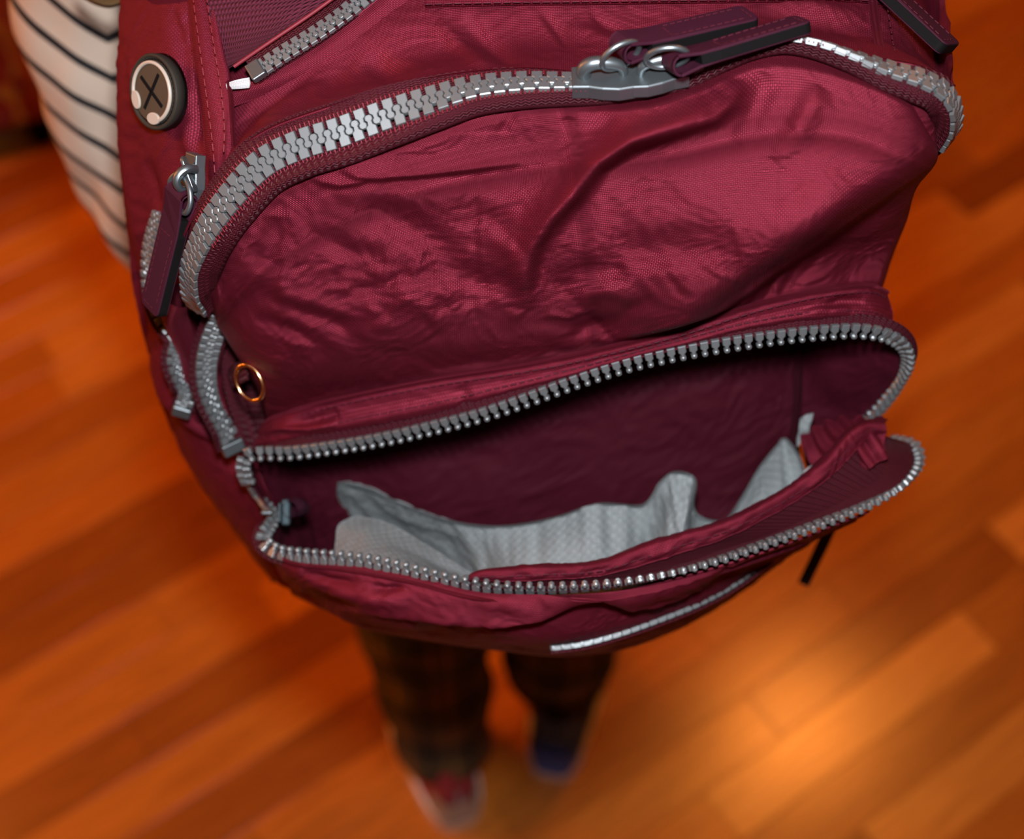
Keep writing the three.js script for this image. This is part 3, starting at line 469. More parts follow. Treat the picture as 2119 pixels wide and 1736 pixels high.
// ==== zips down the left side (the ends of the two big zips)
{
  const Z3 = zipCurve([[462, 630, 0.618, -10], [450, 672, 0.626, -12], [434, 716, 0.634, -14], [426, 762, 0.641, -20], [431, 810, 0.648, -34], [446, 850, 0.654, -46], [468, 890, 0.659, -40], [481, 925, 0.663, -14]]);
  const g = sub('side_zipper', pack);
  teeth(g, Z3, { pitch: 0.0046, H: 0.0048, th: 0.0026 });
  put('zipper_tape', gridGeo([-1.5, -1.1, -0.6, 0.6, 1.1, 1.5].map((k, i) => along(60, (u) => off(Z3.frame(u), 0.0048 * k, -0.0010 - Math.abs(k) * 0.0004))), 0.001), M.tape, g);
  const f = Z3.frame(1), m = new THREE.Matrix4().makeBasis(f.T, f.a, f.n).setPosition(off(f, 0, 0.0006));
  put('end_stop', new RoundedBoxGeometry(0.0062, 0.0108, 0.004, 2, 0.0009).applyMatrix4(m), M.metal, g);
  const Z4 = zipCurve([[330, 440, 0.612, 50], [314, 490, 0.620, 52], [307, 540, 0.629, 52], [314, 600, 0.636, 30], [338, 660, 0.641, 0], [368, 702, 0.643, -14], [362, 745, 0.648, -22], [373, 785, 0.654, -50], [386, 812, 0.658, -10], [377, 850, 0.664, 6]]);
  const g4 = sub('main_compartment_zipper', pack);
  teeth(g4, Z4, { pitch: 0.0044, H: 0.0040, th: 0.0024 });
  put('zipper_tape', gridGeo([-1.2, -0.9, -0.5, 0.5, 0.9, 1.2].map((k) => along(70, (u) => off(Z4.frame(u), 0.005 * k, -0.001 - Math.abs(k) * 0.0004))), 0.001), M.tape, g4);
  const f4 = Z4.frame(1); put('end_stop', new RoundedBoxGeometry(0.0056, 0.0088, 0.004, 2, 0.0009).applyMatrix4(new THREE.Matrix4().makeBasis(f4.T, f4.a, f4.n).setPosition(off(f4, 0, 0.0006))), M.metal, g4);
  put('piping_cord', tube([[322, 752, 0.680], [348, 818, 0.683], [392, 868, 0.684], [450, 914, 0.684], [505, 948, 0.676], [540, 968, 0.672]], 0.0017, 60, 10), M.nylon, pack);
  // puffed fold of cloth between the two
  put('cloth_fold', tube([[372, 612, 0.612], [360, 645, 0.624], [376, 690, 0.638], [392, 735, 0.65], [398, 790, 0.66], [405, 850, 0.674], [425, 900, 0.684]], [0.006, 0.006, 0.0055, 0.005, 0.004, 0.003, 0.002], 50, 14), M.nylon, pack);
put('compartment_side', gridGeo(displace(loft([[[462, 640, 0.642], [466, 690, 0.648], [458, 740, 0.652], [462, 800, 0.658], [480, 860, 0.664], [508, 930, 0.672]], [[474, 640, 0.650], [482, 690, 0.656], [484, 740, 0.660], [500, 800, 0.666], [524, 860, 0.670], [548, 925, 0.674]], [[490, 640, 0.672], [506, 690, 0.68], [540, 740, 0.685], [580, 800, 0.69], [610, 860, 0.695], [620, 920, 0.698]]], 60, 30), (x, y, p, u, v) => 0.004 * Math.exp(-(((v - 0.3) / 0.15) ** 2)) + crinkle(p, 0.3, 0.3)), 0.001), M.tape, pack);
}
// gold ring on its tab
{
  const c = P(517, 792, 0.618), X = P(500, 750, 0.618).sub(P(545, 840, 0.62)).normalize(), view = CAM.clone().sub(c).normalize(), Y = V3().crossVectors(view, X).multiplyScalar(0.75).addScaledVector(view, -0.5);
  const t = new THREE.TorusGeometry(0.0088, 0.00105, 12, 48); t.scale(0.95, 0.72, 1); put('ring', t.applyMatrix4(basis(c, X, Y)), M.gold, pack, 'gold metal ring');
  put('ring_tab', gridGeo(loft([[[470, 768, 0.648], [476, 786, 0.645], [482, 804, 0.647]], [[484, 752, 0.634], [494, 772, 0.630], [498, 794, 0.632]], [[500, 748, 0.628], [510, 766, 0.625], [514, 786, 0.627]], [[506, 752, 0.634], [514, 768, 0.633], [516, 788, 0.634]]], 16, 16), 0.0016), M.tape, pack);
}

// ==== headphone outlet patch
{
  const g = sub('headphone_outlet', pack), c = P(331, 190, 0.586), R = 0.0157;
  const Yax = P(308, 110, 0.5865).sub(P(334, 272, 0.5915)).normalize();
  const view = CAM.clone().sub(c).normalize(), side = V3().crossVectors(Yax, view).normalize();                 // to the right in the frame
  const ang = 52 * Math.PI / 180, Xax = side.clone().multiplyScalar(Math.cos(ang)).addScaledVector(view, Math.sin(ang));
  const B = basis(c, Xax, Yax), N = V3().setFromMatrixColumn(B, 2); B.setPosition(c.clone().addScaledVector(N, 0.0003));
  const base = new THREE.LatheGeometry([[0.001, 0.0034], [0.0122, 0.0034], [0.0128, 0.0026], [0.0139, 0.0026], [0.0143, 0.0036], [0.0152, 0.0036], [R, 0.0030], [R, -0.0022], [0.001, -0.0022]].map((p) => new THREE.Vector2(...p)).reverse(), 64).rotateX(Math.PI / 2);
  put('rubber_disc', base.applyMatrix4(B), M.rubber, g);
  put('rubber_face', new THREE.CylinderGeometry(0.0122, 0.0124, 0.0006, 56).rotateX(Math.PI / 2).translate(0, 0, 0.0036).applyMatrix4(B), M.rubberFace, g);
  const arc = [], RA = 0.0120; for (let i = 0; i <= 40; i++) { const a = (178 - i / 40 * 262) * Math.PI / 180; arc.push(V3(RA * Math.cos(a), RA * Math.sin(a), 0.0040).applyMatrix4(B)); }
  const ear = (a0, rot) => { const s = new THREE.Shape(); s.absellipse(0, 0, 0.0036, 0.0022, 0, TAU, false, 0); const e = new THREE.ExtrudeGeometry(s, { depth: 0.0007, bevelEnabled: true, bevelSize: 0.0003, bevelThickness: 0.0003, bevelSegments: 2, curveSegments: 20 }); e.rotateZ(rot * Math.PI / 180); const a = a0 * Math.PI / 180; e.translate(0.0108 * Math.cos(a), 0.0108 * Math.sin(a), 0.0038); return e.applyMatrix4(B); };
  put('headphone_symbol', join([tube(arc, 0.00085, 80, 8), ear(193, 100), ear(268, -8)]), M.rubberWhite, g, 'raised off-white headphone symbol');
  for (const a of [48, -48]) put('cable_slit', new RoundedBoxGeometry(0.0178, 0.0017, 0.0008, 1, 0.0003).rotateZ(a * Math.PI / 180).translate(-0.0002, 0.0002, 0.0038).applyMatrix4(B), M.black, g);
  const rs = []; for (let i = 0; i <= 60; i++) { const a = i / 60 * TAU; rs.push(V3(0.01335 * Math.cos(a), 0.01335 * Math.sin(a), 0.0028).applyMatrix4(B)); }
  stitches(rs, 0.0014, 0.0005, 0.0003, g, M.edge);
}

// ==== sliders and leather pulls
function slider(parent, f, dir, s = 1, bridge = true) {
  const m = new THREE.Matrix4().makeBasis(f.T.clone().multiplyScalar(dir), f.a.clone().multiplyScalar(dir), f.n).setPosition(off(f, 0, 0));
  const sh = new THREE.Shape(); [[-0.0115, -0.0048], [-0.006, -0.0052], [-0.001, -0.0066], [0.005, -0.0074], [0.0105, -0.0066], [0.0118, -0.004], [0.0095, 0], [0.0118, 0.004], [0.0105, 0.0066], [0.005, 0.0074], [-0.001, 0.0066], [-0.006, 0.0052], [-0.0115, 0.0048]].forEach((p, i) => (i ? sh.lineTo(p[0] * s, p[1] * s) : sh.moveTo(p[0] * s, p[1] * s)));
  const list = [new THREE.ExtrudeGeometry(sh, { depth: 0.0046 * s, bevelEnabled: true, bevelSize: 0.0008 * s, bevelThickness: 0.0008 * s, bevelSegments: 4 }).translate(0, 0, -0.0024 * s)];
  put('slider_body', join(list).applyMatrix4(m), M.metal, parent);
  if (bridge) put('slider_bridge', tube([V3(-0.0075, 0, 0.0024), V3(-0.0079, 0, 0.0060), V3(-0.005, 0, 0.0086), V3(0.002, 0, 0.0084), V3(0.0062, 0, 0.0062), V3(0.0070, 0, 0.0024)].map((p) => p.multiplyScalar(s).applyMatrix4(m)), [0.0026 * s, 0.0027 * s, 0.0027 * s, 0.0024 * s, 0.002 * s, 0.0018 * s], 40, 12), M.metal, parent);
  return m;
}
// leather pull: a folded strap from A to B; face = direction its broad side looks
function pullTab(parent, A, B, face, W = 0.0135, T = 0.0044, st = M.thread, neck = 0.3) {
  const X = B.clone().sub(A), L = X.length(), m = new THREE.Matrix4(), x = X.clone().normalize(), y = V3().crossVectors(face, x).normalize(), z = V3().crossVectors(x, y);
  m.makeBasis(x, y, z).setPosition(A);
  const nw = W * 0.4, s = new THREE.Shape(), n0 = L * neck * 0.55, n1 = L * neck;   // narrow fold at the ring end, wide strap with a rounded end
  s.moveTo(0, -W * 0.46); s.lineTo(n0, -W * 0.46); s.lineTo(n1, -W / 2); s.lineTo(L - 0.003, -W / 2); s.quadraticCurveTo(L, -W / 2, L, -W / 2 + 0.003); s.lineTo(L, W / 2 - 0.003); s.quadraticCurveTo(L, W / 2, L - 0.003, W / 2); s.lineTo(n1, W / 2); s.lineTo(n0, W * 0.46); s.lineTo(0, W * 0.46); s.lineTo(0, -W * 0.46);
  const layer = (z0, t) => new THREE.ExtrudeGeometry(s, { depth: t, bevelEnabled: true, bevelSize: 0.0003, bevelThickness: 0.0003, bevelSegments: 2, curveSegments: 8 }).translate(0, 0, z0);
  const bend = (g) => { const p = g.attributes.position; for (let i = 0; i < p.count; i++) { const q = p.getX(i), k = sst(n1 * 1.1, 0, q); p.setZ(i, p.getZ(i) + k * k * 0.0018 * Math.sign(p.getZ(i) || 1)); } g.computeVertexNormals(); return g; };
  put('leather_top', bend(layer(T / 2 - 0.0008, 0.0006)).applyMatrix4(m), M.leather, parent); put('leather_back', bend(layer(-T / 2 + 0.0002, 0.0006)).applyMatrix4(m), M.leather, parent);
  const core = new THREE.Shape(), e = 0.00005; core.moveTo(n0, -W * 0.46 - e); core.lineTo(n1, -W / 2 - e); core.lineTo(L - 0.003, -W / 2 - e); core.quadraticCurveTo(L + e, -W / 2 - e, L + e, -W / 2 + 0.003); core.lineTo(L + e, W / 2 - 0.003); core.quadraticCurveTo(L + e, W / 2 + e, L - 0.003, W / 2 + e); core.lineTo(n1, W / 2 + e); core.lineTo(n0, W * 0.46 + e);
  put('painted_edge', new THREE.ExtrudeGeometry(core, { depth: T - 0.0012, bevelEnabled: true, bevelSize: 0.0005, bevelThickness: 0.0002, bevelSegments: 2 }).translate(0, 0, -T / 2 + 0.0006).applyMatrix4(m), M.edge, parent, 'black painted edge');
  // the fold round the ring
  const fold = []; for (let i = 0; i <= 14; i++) { const a = Math.PI / 2 + i / 14 * Math.PI; fold.push([Math.cos(a) * 0.0034, Math.sin(a) * (T / 2 + 0.0016)]); }
  const G = fold.map(([fx, fz]) => along(8, (u) => V3(fx, (u - 0.5) * W * 0.9, fz).applyMatrix4(m))); put('leather_fold', gridGeo(G, 0.0011, A.clone().addScaledVector(x, -1)), M.leather, parent);
  const w2 = W / 2 - 0.0022, zz = T / 2 + 0.0003, at = (a, b) => V3(a, b, zz).applyMatrix4(m);
  stitches([at(n1 * 1.15, -w2), at((n1 + L) / 2, -w2), at(L - 0.0025, -w2)], 0.0019, 0.0011, 0.00026, parent, st); stitches([at(n1 * 1.15, w2), at((n1 + L) / 2, w2), at(L - 0.0025, w2)], 0.0019, 0.0011, 0.00026, parent, st);
  stitches([at(L - 0.0022, -w2), at(L - 0.0021, 0), at(L - 0.0022, w2)], 0.0019, 0.0011, 0.00026, parent, st); stitches([at(n1 * 1.1, -w2), at(n1 * 1.1, w2)], 0.0019, 0.0009, 0.00026, parent, st);
  return m;
}
const oval = (parent, c, X, Y, rx, ry, r = 0.00115) => { const g = new THREE.TorusGeometry(1, 1, 10, 44), p = []; for (let i = 0; i < 28; i++) { const a = i / 28 * TAU; p.push(c.clone().addScaledVector(X, Math.cos(a) * rx).addScaledVector(Y, Math.sin(a) * ry)); } put('pull_ring', tube(p, r, 64, 10, true), M.metal, parent); };
{
  const view = FW.clone().negate();
  const g1 = sub('zipper_pull', pack), f1 = Z1.frame(Z1.near(1250, 172));
  f1.n.lerp(view, 0.35).normalize(); f1.a.crossVectors(f1.n, f1.T).normalize(); f1.p.addScaledVector(view, 0.0018);
  slider(g1, f1, 1);
  const faceUp = UPV.clone().multiplyScalar(0.78).addScaledVector(view, 0.62).normalize();
  const A1 = P(1292, 98, 0.5145), B1 = P(1552, 36, 0.528); pullTab(g1, A1, B1, faceUp, 0.0135, 0.0046, M.darkThread);
  { const a = P(1250, 132, 0.5135), b = P(1318, 98, 0.5125), X = b.clone().sub(a).multiplyScalar(0.5), Y = V3().crossVectors(X, view).normalize().multiplyScalar(0.45).addScaledVector(view, -0.9).normalize(); oval(g1, a.clone().lerp(b, 0.5), X.clone().normalize(), Y, X.length() + 0.0008, 0.0058); }
  const g2 = sub('zipper_pull', pack), f2 = Z1.frame(Z1.near(1358, 158));
  f2.n.lerp(view, 0.38).normalize(); f2.a.crossVectors(f2.n, f2.T).normalize(); f2.p.addScaledVector(view, 0.0022).addScaledVector(UPV, -0.001);
  slider(g2, f2, -1, 0.9);
  const A2 = P(1396, 130, 0.5095), B2 = P(1662, 50, 0.517); pullTab(g2, A2, B2, UPV.clone().multiplyScalar(0.9).addScaledVector(view, 0.42).normalize(), 0.0135, 0.0046, M.darkThread);
  { const a = P(1340, 122, 0.510), b = P(1420, 116, 0.508), X = b.clone().sub(a).multiplyScalar(0.5), Y = V3().crossVectors(X, view).normalize().multiplyScalar(0.35).addScaledVector(view, -0.93).normalize(); oval(g2, a.clone().lerp(b, 0.5), X.clone().normalize(), Y, X.length() + 0.0006, 0.0058); }
  // left side pull of the main compartment zip
  const g3 = sub('zipper_pull', pack);
  const Z5 = zipCurve([[405, 320, 0.571, 60], [402, 350, 0.572, 60], [398, 385, 0.574, 60], [390, 420, 0.577, 60]]), f3 = Z5.frame(0.45);
  slider(g3, f3, 1, 0.78, false);
  put('slider_bridge', tube([[404, 350, 0.566], [388, 349, 0.562], [372, 360, 0.561], [366, 376, 0.5615], [372, 390, 0.5635], [388, 394, 0.567]], [0.0019, 0.002, 0.002, 0.0018, 0.0016, 0.0015], 40, 12), M.metal, g3);
  put('slider_wing', new THREE.ExtrudeGeometry(roundRect(0.0145, 0.0052, 0.0024), { depth: 0.0007, bevelEnabled: true, bevelSize: 0.0003, bevelThickness: 0.0003, bevelSegments: 2 }).applyMatrix4(basis(P(393, 360, 0.5655), P(407, 397, 0.5675).sub(P(380, 322, 0.565)), V3().crossVectors(RT, UPV).multiplyScalar(0.93).addScaledVector(RT, -0.2))), M.metal, g3);
  const A3 = P(376, 403, 0.5675), B3 = P(318, 640, 0.5905), faceL = view.clone().multiplyScalar(0.72).addScaledVector(RT, -0.66).addScaledVector(UPV, 0.05).normalize();
  pullTab(g3, A3, B3, faceL, 0.0145, 0.0046, M.darkThread);
  { const p = [[356, 395, 0.572], [352, 376, 0.570], [366, 360, 0.567], [384, 372, 0.562], [393, 395, 0.5605], [394, 420, 0.561], [386, 440, 0.563], [376, 438, 0.566], [368, 425, 0.569]]; put('pull_ring', tube(p, 0.0012, 64, 10, true), M.metal, g3); }
  // leather pull at the upper right corner
  const g6 = sub('zipper_pull', pack);
  pullTab(g6, P(1790, -62, 0.566), P(1964, 100, 0.553), view.clone().multiplyScalar(0.62).addScaledVector(UPV, 0.62).addScaledVector(RT, 0.55).normalize(), 0.0155, 0.0048, M.darkThread);
}

// ==== lower front pocket: upper strip, its zip, the mouth, the inside, the pouch
const LIPU = [[520, 1000, 0.662, 150], [510, 968, 0.654, 170], [518, 948, 0.648, 190], [548, 945, 0.6465, 200], [600, 944, 0.6445, 205], [700, 931, 0.636, 208], [800, 914, 0.627, 208], [900, 891, 0.619, 208], [1000, 865, 0.6115, 208], [1100, 831, 0.606, 208], [1200, 794, 0.6015, 208], [1300, 762, 0.598, 208], [1400, 739, 0.596, 208], [1500, 721, 0.595, 208], [1600, 706, 0.596, 208], [1700, 695, 0.5985, 208], [1780, 692, 0.602, 205], [1830, 700, 0.606, 214], [1862, 718, 0.615, 222], [1873, 748, 0.63, 226], [1858, 785, 0.647, 224], [1828, 828, 0.661, 222], [1790, 866, 0.673, 220], [1735, 895, 0.684, 220]];
const ZU = zipCurve(LIPU);
const ZL = zipCurve([[516, 990, 0.672, -60], [532, 1018, 0.682, -60], [556, 1045, 0.678, -60], [572, 1070, 0.668, -50], [560, 1096, 0.658, -30], [552, 1116, 0.648, -10], [575, 1134, 0.642, 10], [620, 1142, 0.635, 14], [700, 1148, 0.625, 18], [780, 1158, 0.617, 22], [860, 1176, 0.6095, 28], [940, 1195, 0.6035, 38], [1020, 1209, 0.599, 50], [1100, 1213, 0.596, 58], [1200, 1211, 0.594, 66], [1300, 1202, 0.5935, 78], [1400, 1184, 0.594, 92], [1500, 1157, 0.597, 105], [1600, 1123, 0.6015, 112], [1700, 1087, 0.607, 116], [1800, 1046, 0.613, 112], [1868, 1004, 0.622, 95], [1900, 955, 0.640, 80], [1886, 921, 0.656, 70], [1830, 911, 0.674, 60]]);
const H2 = 0.0049, P2 = 0.0047;
const lower = sub('pocket_zipper', pack);
teeth(lower, ZU, { pitch: P2, H: H2, th: 0.0024, rows: [1], knob: 0.7, u0: 0 });
teeth(lower, ZL, { pitch: P2, H: H2, th: 0.0026, rows: [1], knob: 0.75, u0: 0.05 });
{
  // narrow chain at the closed left end
  teeth(lower, ZL, { pitch: P2 * 0.75, H: H2 * 0.85, th: 0.0022, rows: [1], u0: 0, u1: 0.05, stuff: true });
  // stitched strip above the mouth
  const rows = [
    [[538, 890, 0.668], [560, 868, 0.653], [640, 841, 0.6375], [750, 815, 0.6245], [900, 785, 0.612], [1150, 744, 0.601], [1400, 683, 0.5935], [1560, 632, 0.592], [1700, 601, 0.596], [1800, 592, 0.605], [1836, 606, 0.62]],
    [[540, 893, 0.662], [566, 874, 0.65], [645, 848, 0.6345], [754, 822, 0.6215], [903, 793, 0.609], [1150, 753, 0.598], [1400, 692, 0.5905], [1562, 641, 0.589], [1702, 609, 0.593], [1802, 600, 0.602], [1838, 612, 0.617]],
    [[538, 902, 0.662], [574, 890, 0.648], [655, 866, 0.634], [760, 843, 0.6225], [906, 815, 0.6105], [1150, 768, 0.600], [1400, 705, 0.5925], [1566, 657, 0.591], [1706, 630, 0.595], [1808, 628, 0.604], [1846, 640, 0.618]],
    [[530, 914, 0.660], [580, 906, 0.646], [670, 889, 0.633], [770, 868, 0.622], [908, 840, 0.611], [1150, 781, 0.5995], [1400, 713, 0.592], [1570, 671, 0.5905], [1706, 652, 0.5945], [1812, 655, 0.604], [1850, 678, 0.618]],
    [[526, 922, 0.661], [580, 916, 0.648], [670, 900, 0.6365], [770, 880, 0.625], [908, 852, 0.614], [1150, 788, 0.6025], [1400, 720, 0.5955], [1570, 680, 0.594], [1706, 662, 0.598], [1812, 664, 0.607], [1848, 684, 0.620]],
  ];
  const st = strokes([['s', 7, 0.006, [[530, 912], [580, 893], [640, 890], [700, 880]], 6], ['v', 12, 0.003, [[600, 880], [650, 872], [700, 855]]], ['v', 9, 0.0025, [[1700, 640], [1740, 625], [1790, 620]]], ['r', 9, 0.002, [[1660, 650], [1710, 640], [1760, 640]]], ['v', 10, 0.002, [[950, 800], [965, 825], [960, 850]]]]);
  put('pocket_strip', gridGeo(displace(loft(rows, 240, 40), (x, y, p, u, v) => st(x, y) + crinkle(p, 0.35, 0.25) * sst(0, 0.15, v)), 0.0012), M.nylon, pack);
  put('piping_cord', tube(rows[0].map(([x, y, d]) => [x, y - 1, d - 0.0012]), 0.0011, 160, 8), M.nylon, pack);
  stitches(rows[1].map(([x, y, d]) => [x, y + 5, d - 0.0011]), 0.0026, 0.0012, 0.0003, pack, M.darkThread);
  stitches(rows[3].map(([x, y, d]) => [x, y - 8, d - 0.001]), 0.0026, 0.0012, 0.0003, pack, M.darkThread);
  // zip tape under the strip and along the right end
  put('zipper_tape', gridGeo([3, 2, 1, 0].map((k) => along(220, (u) => { const q = 0.02 + u * 0.98, w = 0.35 * sst(0.03, 0.13, q) * sst(0.86, 0.76, q) + 0.06; return off(ZU.frame(q), -H2 * (0.6 + k * w * 1.1), 0.0006).addScaledVector(FW, k * 0.0006); })), 0.0008), M.tape, lower);
  // lower tape: from the teeth up to the bound edge on the right, down to the pouch on the left
  put('zipper_tape', gridGeo([0, 1, 2, 3].map((k) => along(160, (u) => { const q = u * 0.55, w = 0.3 * sst(0.06, 0.14, q) + 0.05; return off(ZL.frame(q), -H2 * (0.5 + k * w), 0.0003).addScaledVector(FW, k * 0.0012); })), 0.0008), M.tape, lower);
}
// inside of the pocket
{
  const back = [
    [[545, 905, 0.7130], [620, 880, 0.7050], [850, 830, 0.6880], [1150, 745, 0.6730], [1400, 685, 0.6680], [1560, 655, 0.6680], [1650, 640, 0.6730]],
    [[575, 960, 0.7180], [640, 950, 0.7110], [850, 910, 0.6950], [1150, 850, 0.6810], [1400, 800, 0.6760], [1560, 770, 0.6770], [1655, 760, 0.6810]],
    [[600, 1060, 0.7330], [680, 1050, 0.7250], [860, 1040, 0.7110], [1150, 1000, 0.7010], [1400, 960, 0.6970], [1560, 920, 0.6970], [1655, 890, 0.7010]],
    [[610, 1150, 0.7480], [690, 1170, 0.7430], [870, 1180, 0.7310], [1150, 1150, 0.7210], [1400, 1100, 0.7160], [1560, 1040, 0.7150], [1660, 990, 0.7190]],
    [[620, 1210, 0.7480], [700, 1240, 0.7430], [870, 1270, 0.7310], [1150, 1280, 0.7210], [1400, 1220, 0.7160], [1560, 1160, 0.7150], [1690, 1080, 0.7190]],
  ];
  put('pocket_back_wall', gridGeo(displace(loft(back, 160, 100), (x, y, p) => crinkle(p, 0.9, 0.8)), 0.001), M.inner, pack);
  const right = [[[1650, 640, 0.674], [1750, 655, 0.645], [1850, 690, 0.622]], [[1655, 760, 0.682], [1760, 765, 0.66], [1862, 760, 0.637]], [[1655, 860, 0.697], [1740, 850, 0.684], [1815, 835, 0.666]], [[1660, 940, 0.712], [1730, 930, 0.70], [1764, 900, 0.682]], [[1690, 1040, 0.72], [1750, 1010, 0.71], [1800, 950, 0.695]]];
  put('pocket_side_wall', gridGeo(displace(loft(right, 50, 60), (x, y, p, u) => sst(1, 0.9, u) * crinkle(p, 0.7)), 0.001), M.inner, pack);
  put('inner_seam', tube([[1655, 690, 0.672], [1652, 760, 0.676], [1650, 830, 0.686], [1645, 900, 0.698], [1650, 960, 0.708]], 0.0021, 50, 8), M.inner, pack);
  const left = [[[500, 945, 0.66], [545, 940, 0.685], [600, 930, 0.705]], [[530, 1015, 0.67], [565, 1000, 0.695], [610, 990, 0.715]], [[570, 1070, 0.668], [600, 1075, 0.70], [640, 1070, 0.73]], [[556, 1115, 0.655], [600, 1130, 0.69], [660, 1150, 0.735]], [[560, 1150, 0.66], [610, 1180, 0.70], [670, 1210, 0.735]]];
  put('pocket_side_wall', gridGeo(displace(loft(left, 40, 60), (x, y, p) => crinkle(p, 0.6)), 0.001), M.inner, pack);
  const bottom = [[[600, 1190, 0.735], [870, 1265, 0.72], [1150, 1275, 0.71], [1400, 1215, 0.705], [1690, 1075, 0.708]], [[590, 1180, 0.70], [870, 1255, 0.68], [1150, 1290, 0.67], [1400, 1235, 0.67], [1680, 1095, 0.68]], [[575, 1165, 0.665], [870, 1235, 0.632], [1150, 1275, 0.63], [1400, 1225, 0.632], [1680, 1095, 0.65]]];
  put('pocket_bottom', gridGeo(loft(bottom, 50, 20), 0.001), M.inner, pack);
  // grey lining: the wavy divider and the front facing
  const g = sub('pocket_lining', pack), top = [[700, 1000, 0.706], [722, 1003, 0.702], [760, 1012, 0.697], [850, 1052, 0.688], [935, 1080, 0.679], [1000, 1090, 0.673], [1060, 1089, 0.669], [1150, 1072, 0.666], [1240, 1044, 0.663], [1330, 1046, 0.6635], [1350, 1028, 0.662], [1366, 1000, 0.659], [1396, 978, 0.656], [1436, 990, 0.6555], [1434, 1050, 0.660], [1452, 1072, 0.664], [1500, 1078, 0.668], [1530, 1040, 0.6725], [1575, 965, 0.677], [1610, 922, 0.679], [1622, 908, 0.679], [1652, 944, 0.672], [1664, 980, 0.667]];
  const bot = [[690, 1110, 0.74], [740, 1135, 0.735], [800, 1165, 0.725], [890, 1205, 0.71], [965, 1230, 0.69], [1010, 1245, 0.67], [1060, 1245, 0.654], [1150, 1240, 0.648], [1240, 1230, 0.644], [1310, 1215, 0.646], [1330, 1210, 0.652], [1350, 1200, 0.655], [1370, 1190, 0.648], [1400, 1180, 0.643], [1425, 1172, 0.645], [1450, 1165, 0.65], [1500, 1150, 0.654], [1540, 1130, 0.658], [1580, 1110, 0.66], [1620, 1090, 0.66], [1640, 1080, 0.658], [1670, 1060, 0.655], [1690, 1040, 0.653]];
  const mid = top.map((t, i) => { const b = bot[i], k = 0.5, bulge = [0.004, 0.004, 0.006, 0.008, 0.006, 0.002, -0.002, -0.004, -0.003, 0.004, 0.007, 0.004, -0.004, -0.006, 0.004, 0.008, 0.004, -0.002, -0.005, -0.004, 0, 0.002, 0.002][i]; return [t[0] * k + b[0] * (1 - k), t[1] * k + b[1] * (1 - k), t[2] * k + b[2] * (1 - k) + bulge]; });
  const wav = (x, y, p) => 0.0012 * n3(p.x * 60, p.y * 60, 4) + 0.0006 * n3(p.x * 160, p.y * 150, 9);
  put('lining_divider', gridGeo(displace(loft([top, mid, bot], 260, 50), wav), 0.0009), M.lining, g);
  put('lining_edge', tube(top, 0.0008, 240, 6), M.lining, g);
  const fr = [[[735, 1066, 0.664], [800, 1082, 0.659], [870, 1120, 0.652], [950, 1170, 0.645], [1030, 1215, 0.641]], [[700, 1086, 0.657], [770, 1110, 0.648], [850, 1143, 0.641], [935, 1185, 0.638], [1010, 1220, 0.634]], [[694, 1118, 0.65], [760, 1140, 0.637], [840, 1166, 0.627], [930, 1195, 0.62], [1000, 1222, 0.617]], [[690, 1150, 0.64], [760, 1165, 0.628], [840, 1190, 0.619], [930, 1215, 0.612], [1000, 1240, 0.61]]];
  put('lining_facing', gridGeo(displace(loft(fr, 90, 50), (x, y, p) => 0.35 * wav(x, y, p)), 0.0009), M.lining, g);
  put('lining_facing', gridGeo(displace(loft([[[1655, 866, 0.668], [1668, 858, 0.667], [1684, 854, 0.666]], [[1652, 895, 0.669], [1664, 888, 0.668], [1678, 878, 0.667]], [[1650, 925, 0.672], [1660, 912, 0.672], [1670, 902, 0.672]]], 16, 16), wav), 0.0009), M.lining, g);
  put('lining_facing', gridGeo(loft([[[1480, 1110, 0.640], [1540, 1072, 0.638], [1600, 1040, 0.637], [1660, 1000, 0.638], [1712, 955, 0.64]], [[1490, 1120, 0.632], [1550, 1085, 0.630], [1610, 1052, 0.629], [1670, 1008, 0.63], [1722, 962, 0.632]]], 50, 6), 0.001), M.white, g);
  put('wire_loop', tube([[1672, 1020, 0.643], [1662, 985, 0.645], [1676, 968, 0.646], [1700, 964, 0.645], [1712, 972, 0.643], [1690, 990, 0.641]], 0.0007, 50, 8), M.white, g);
}
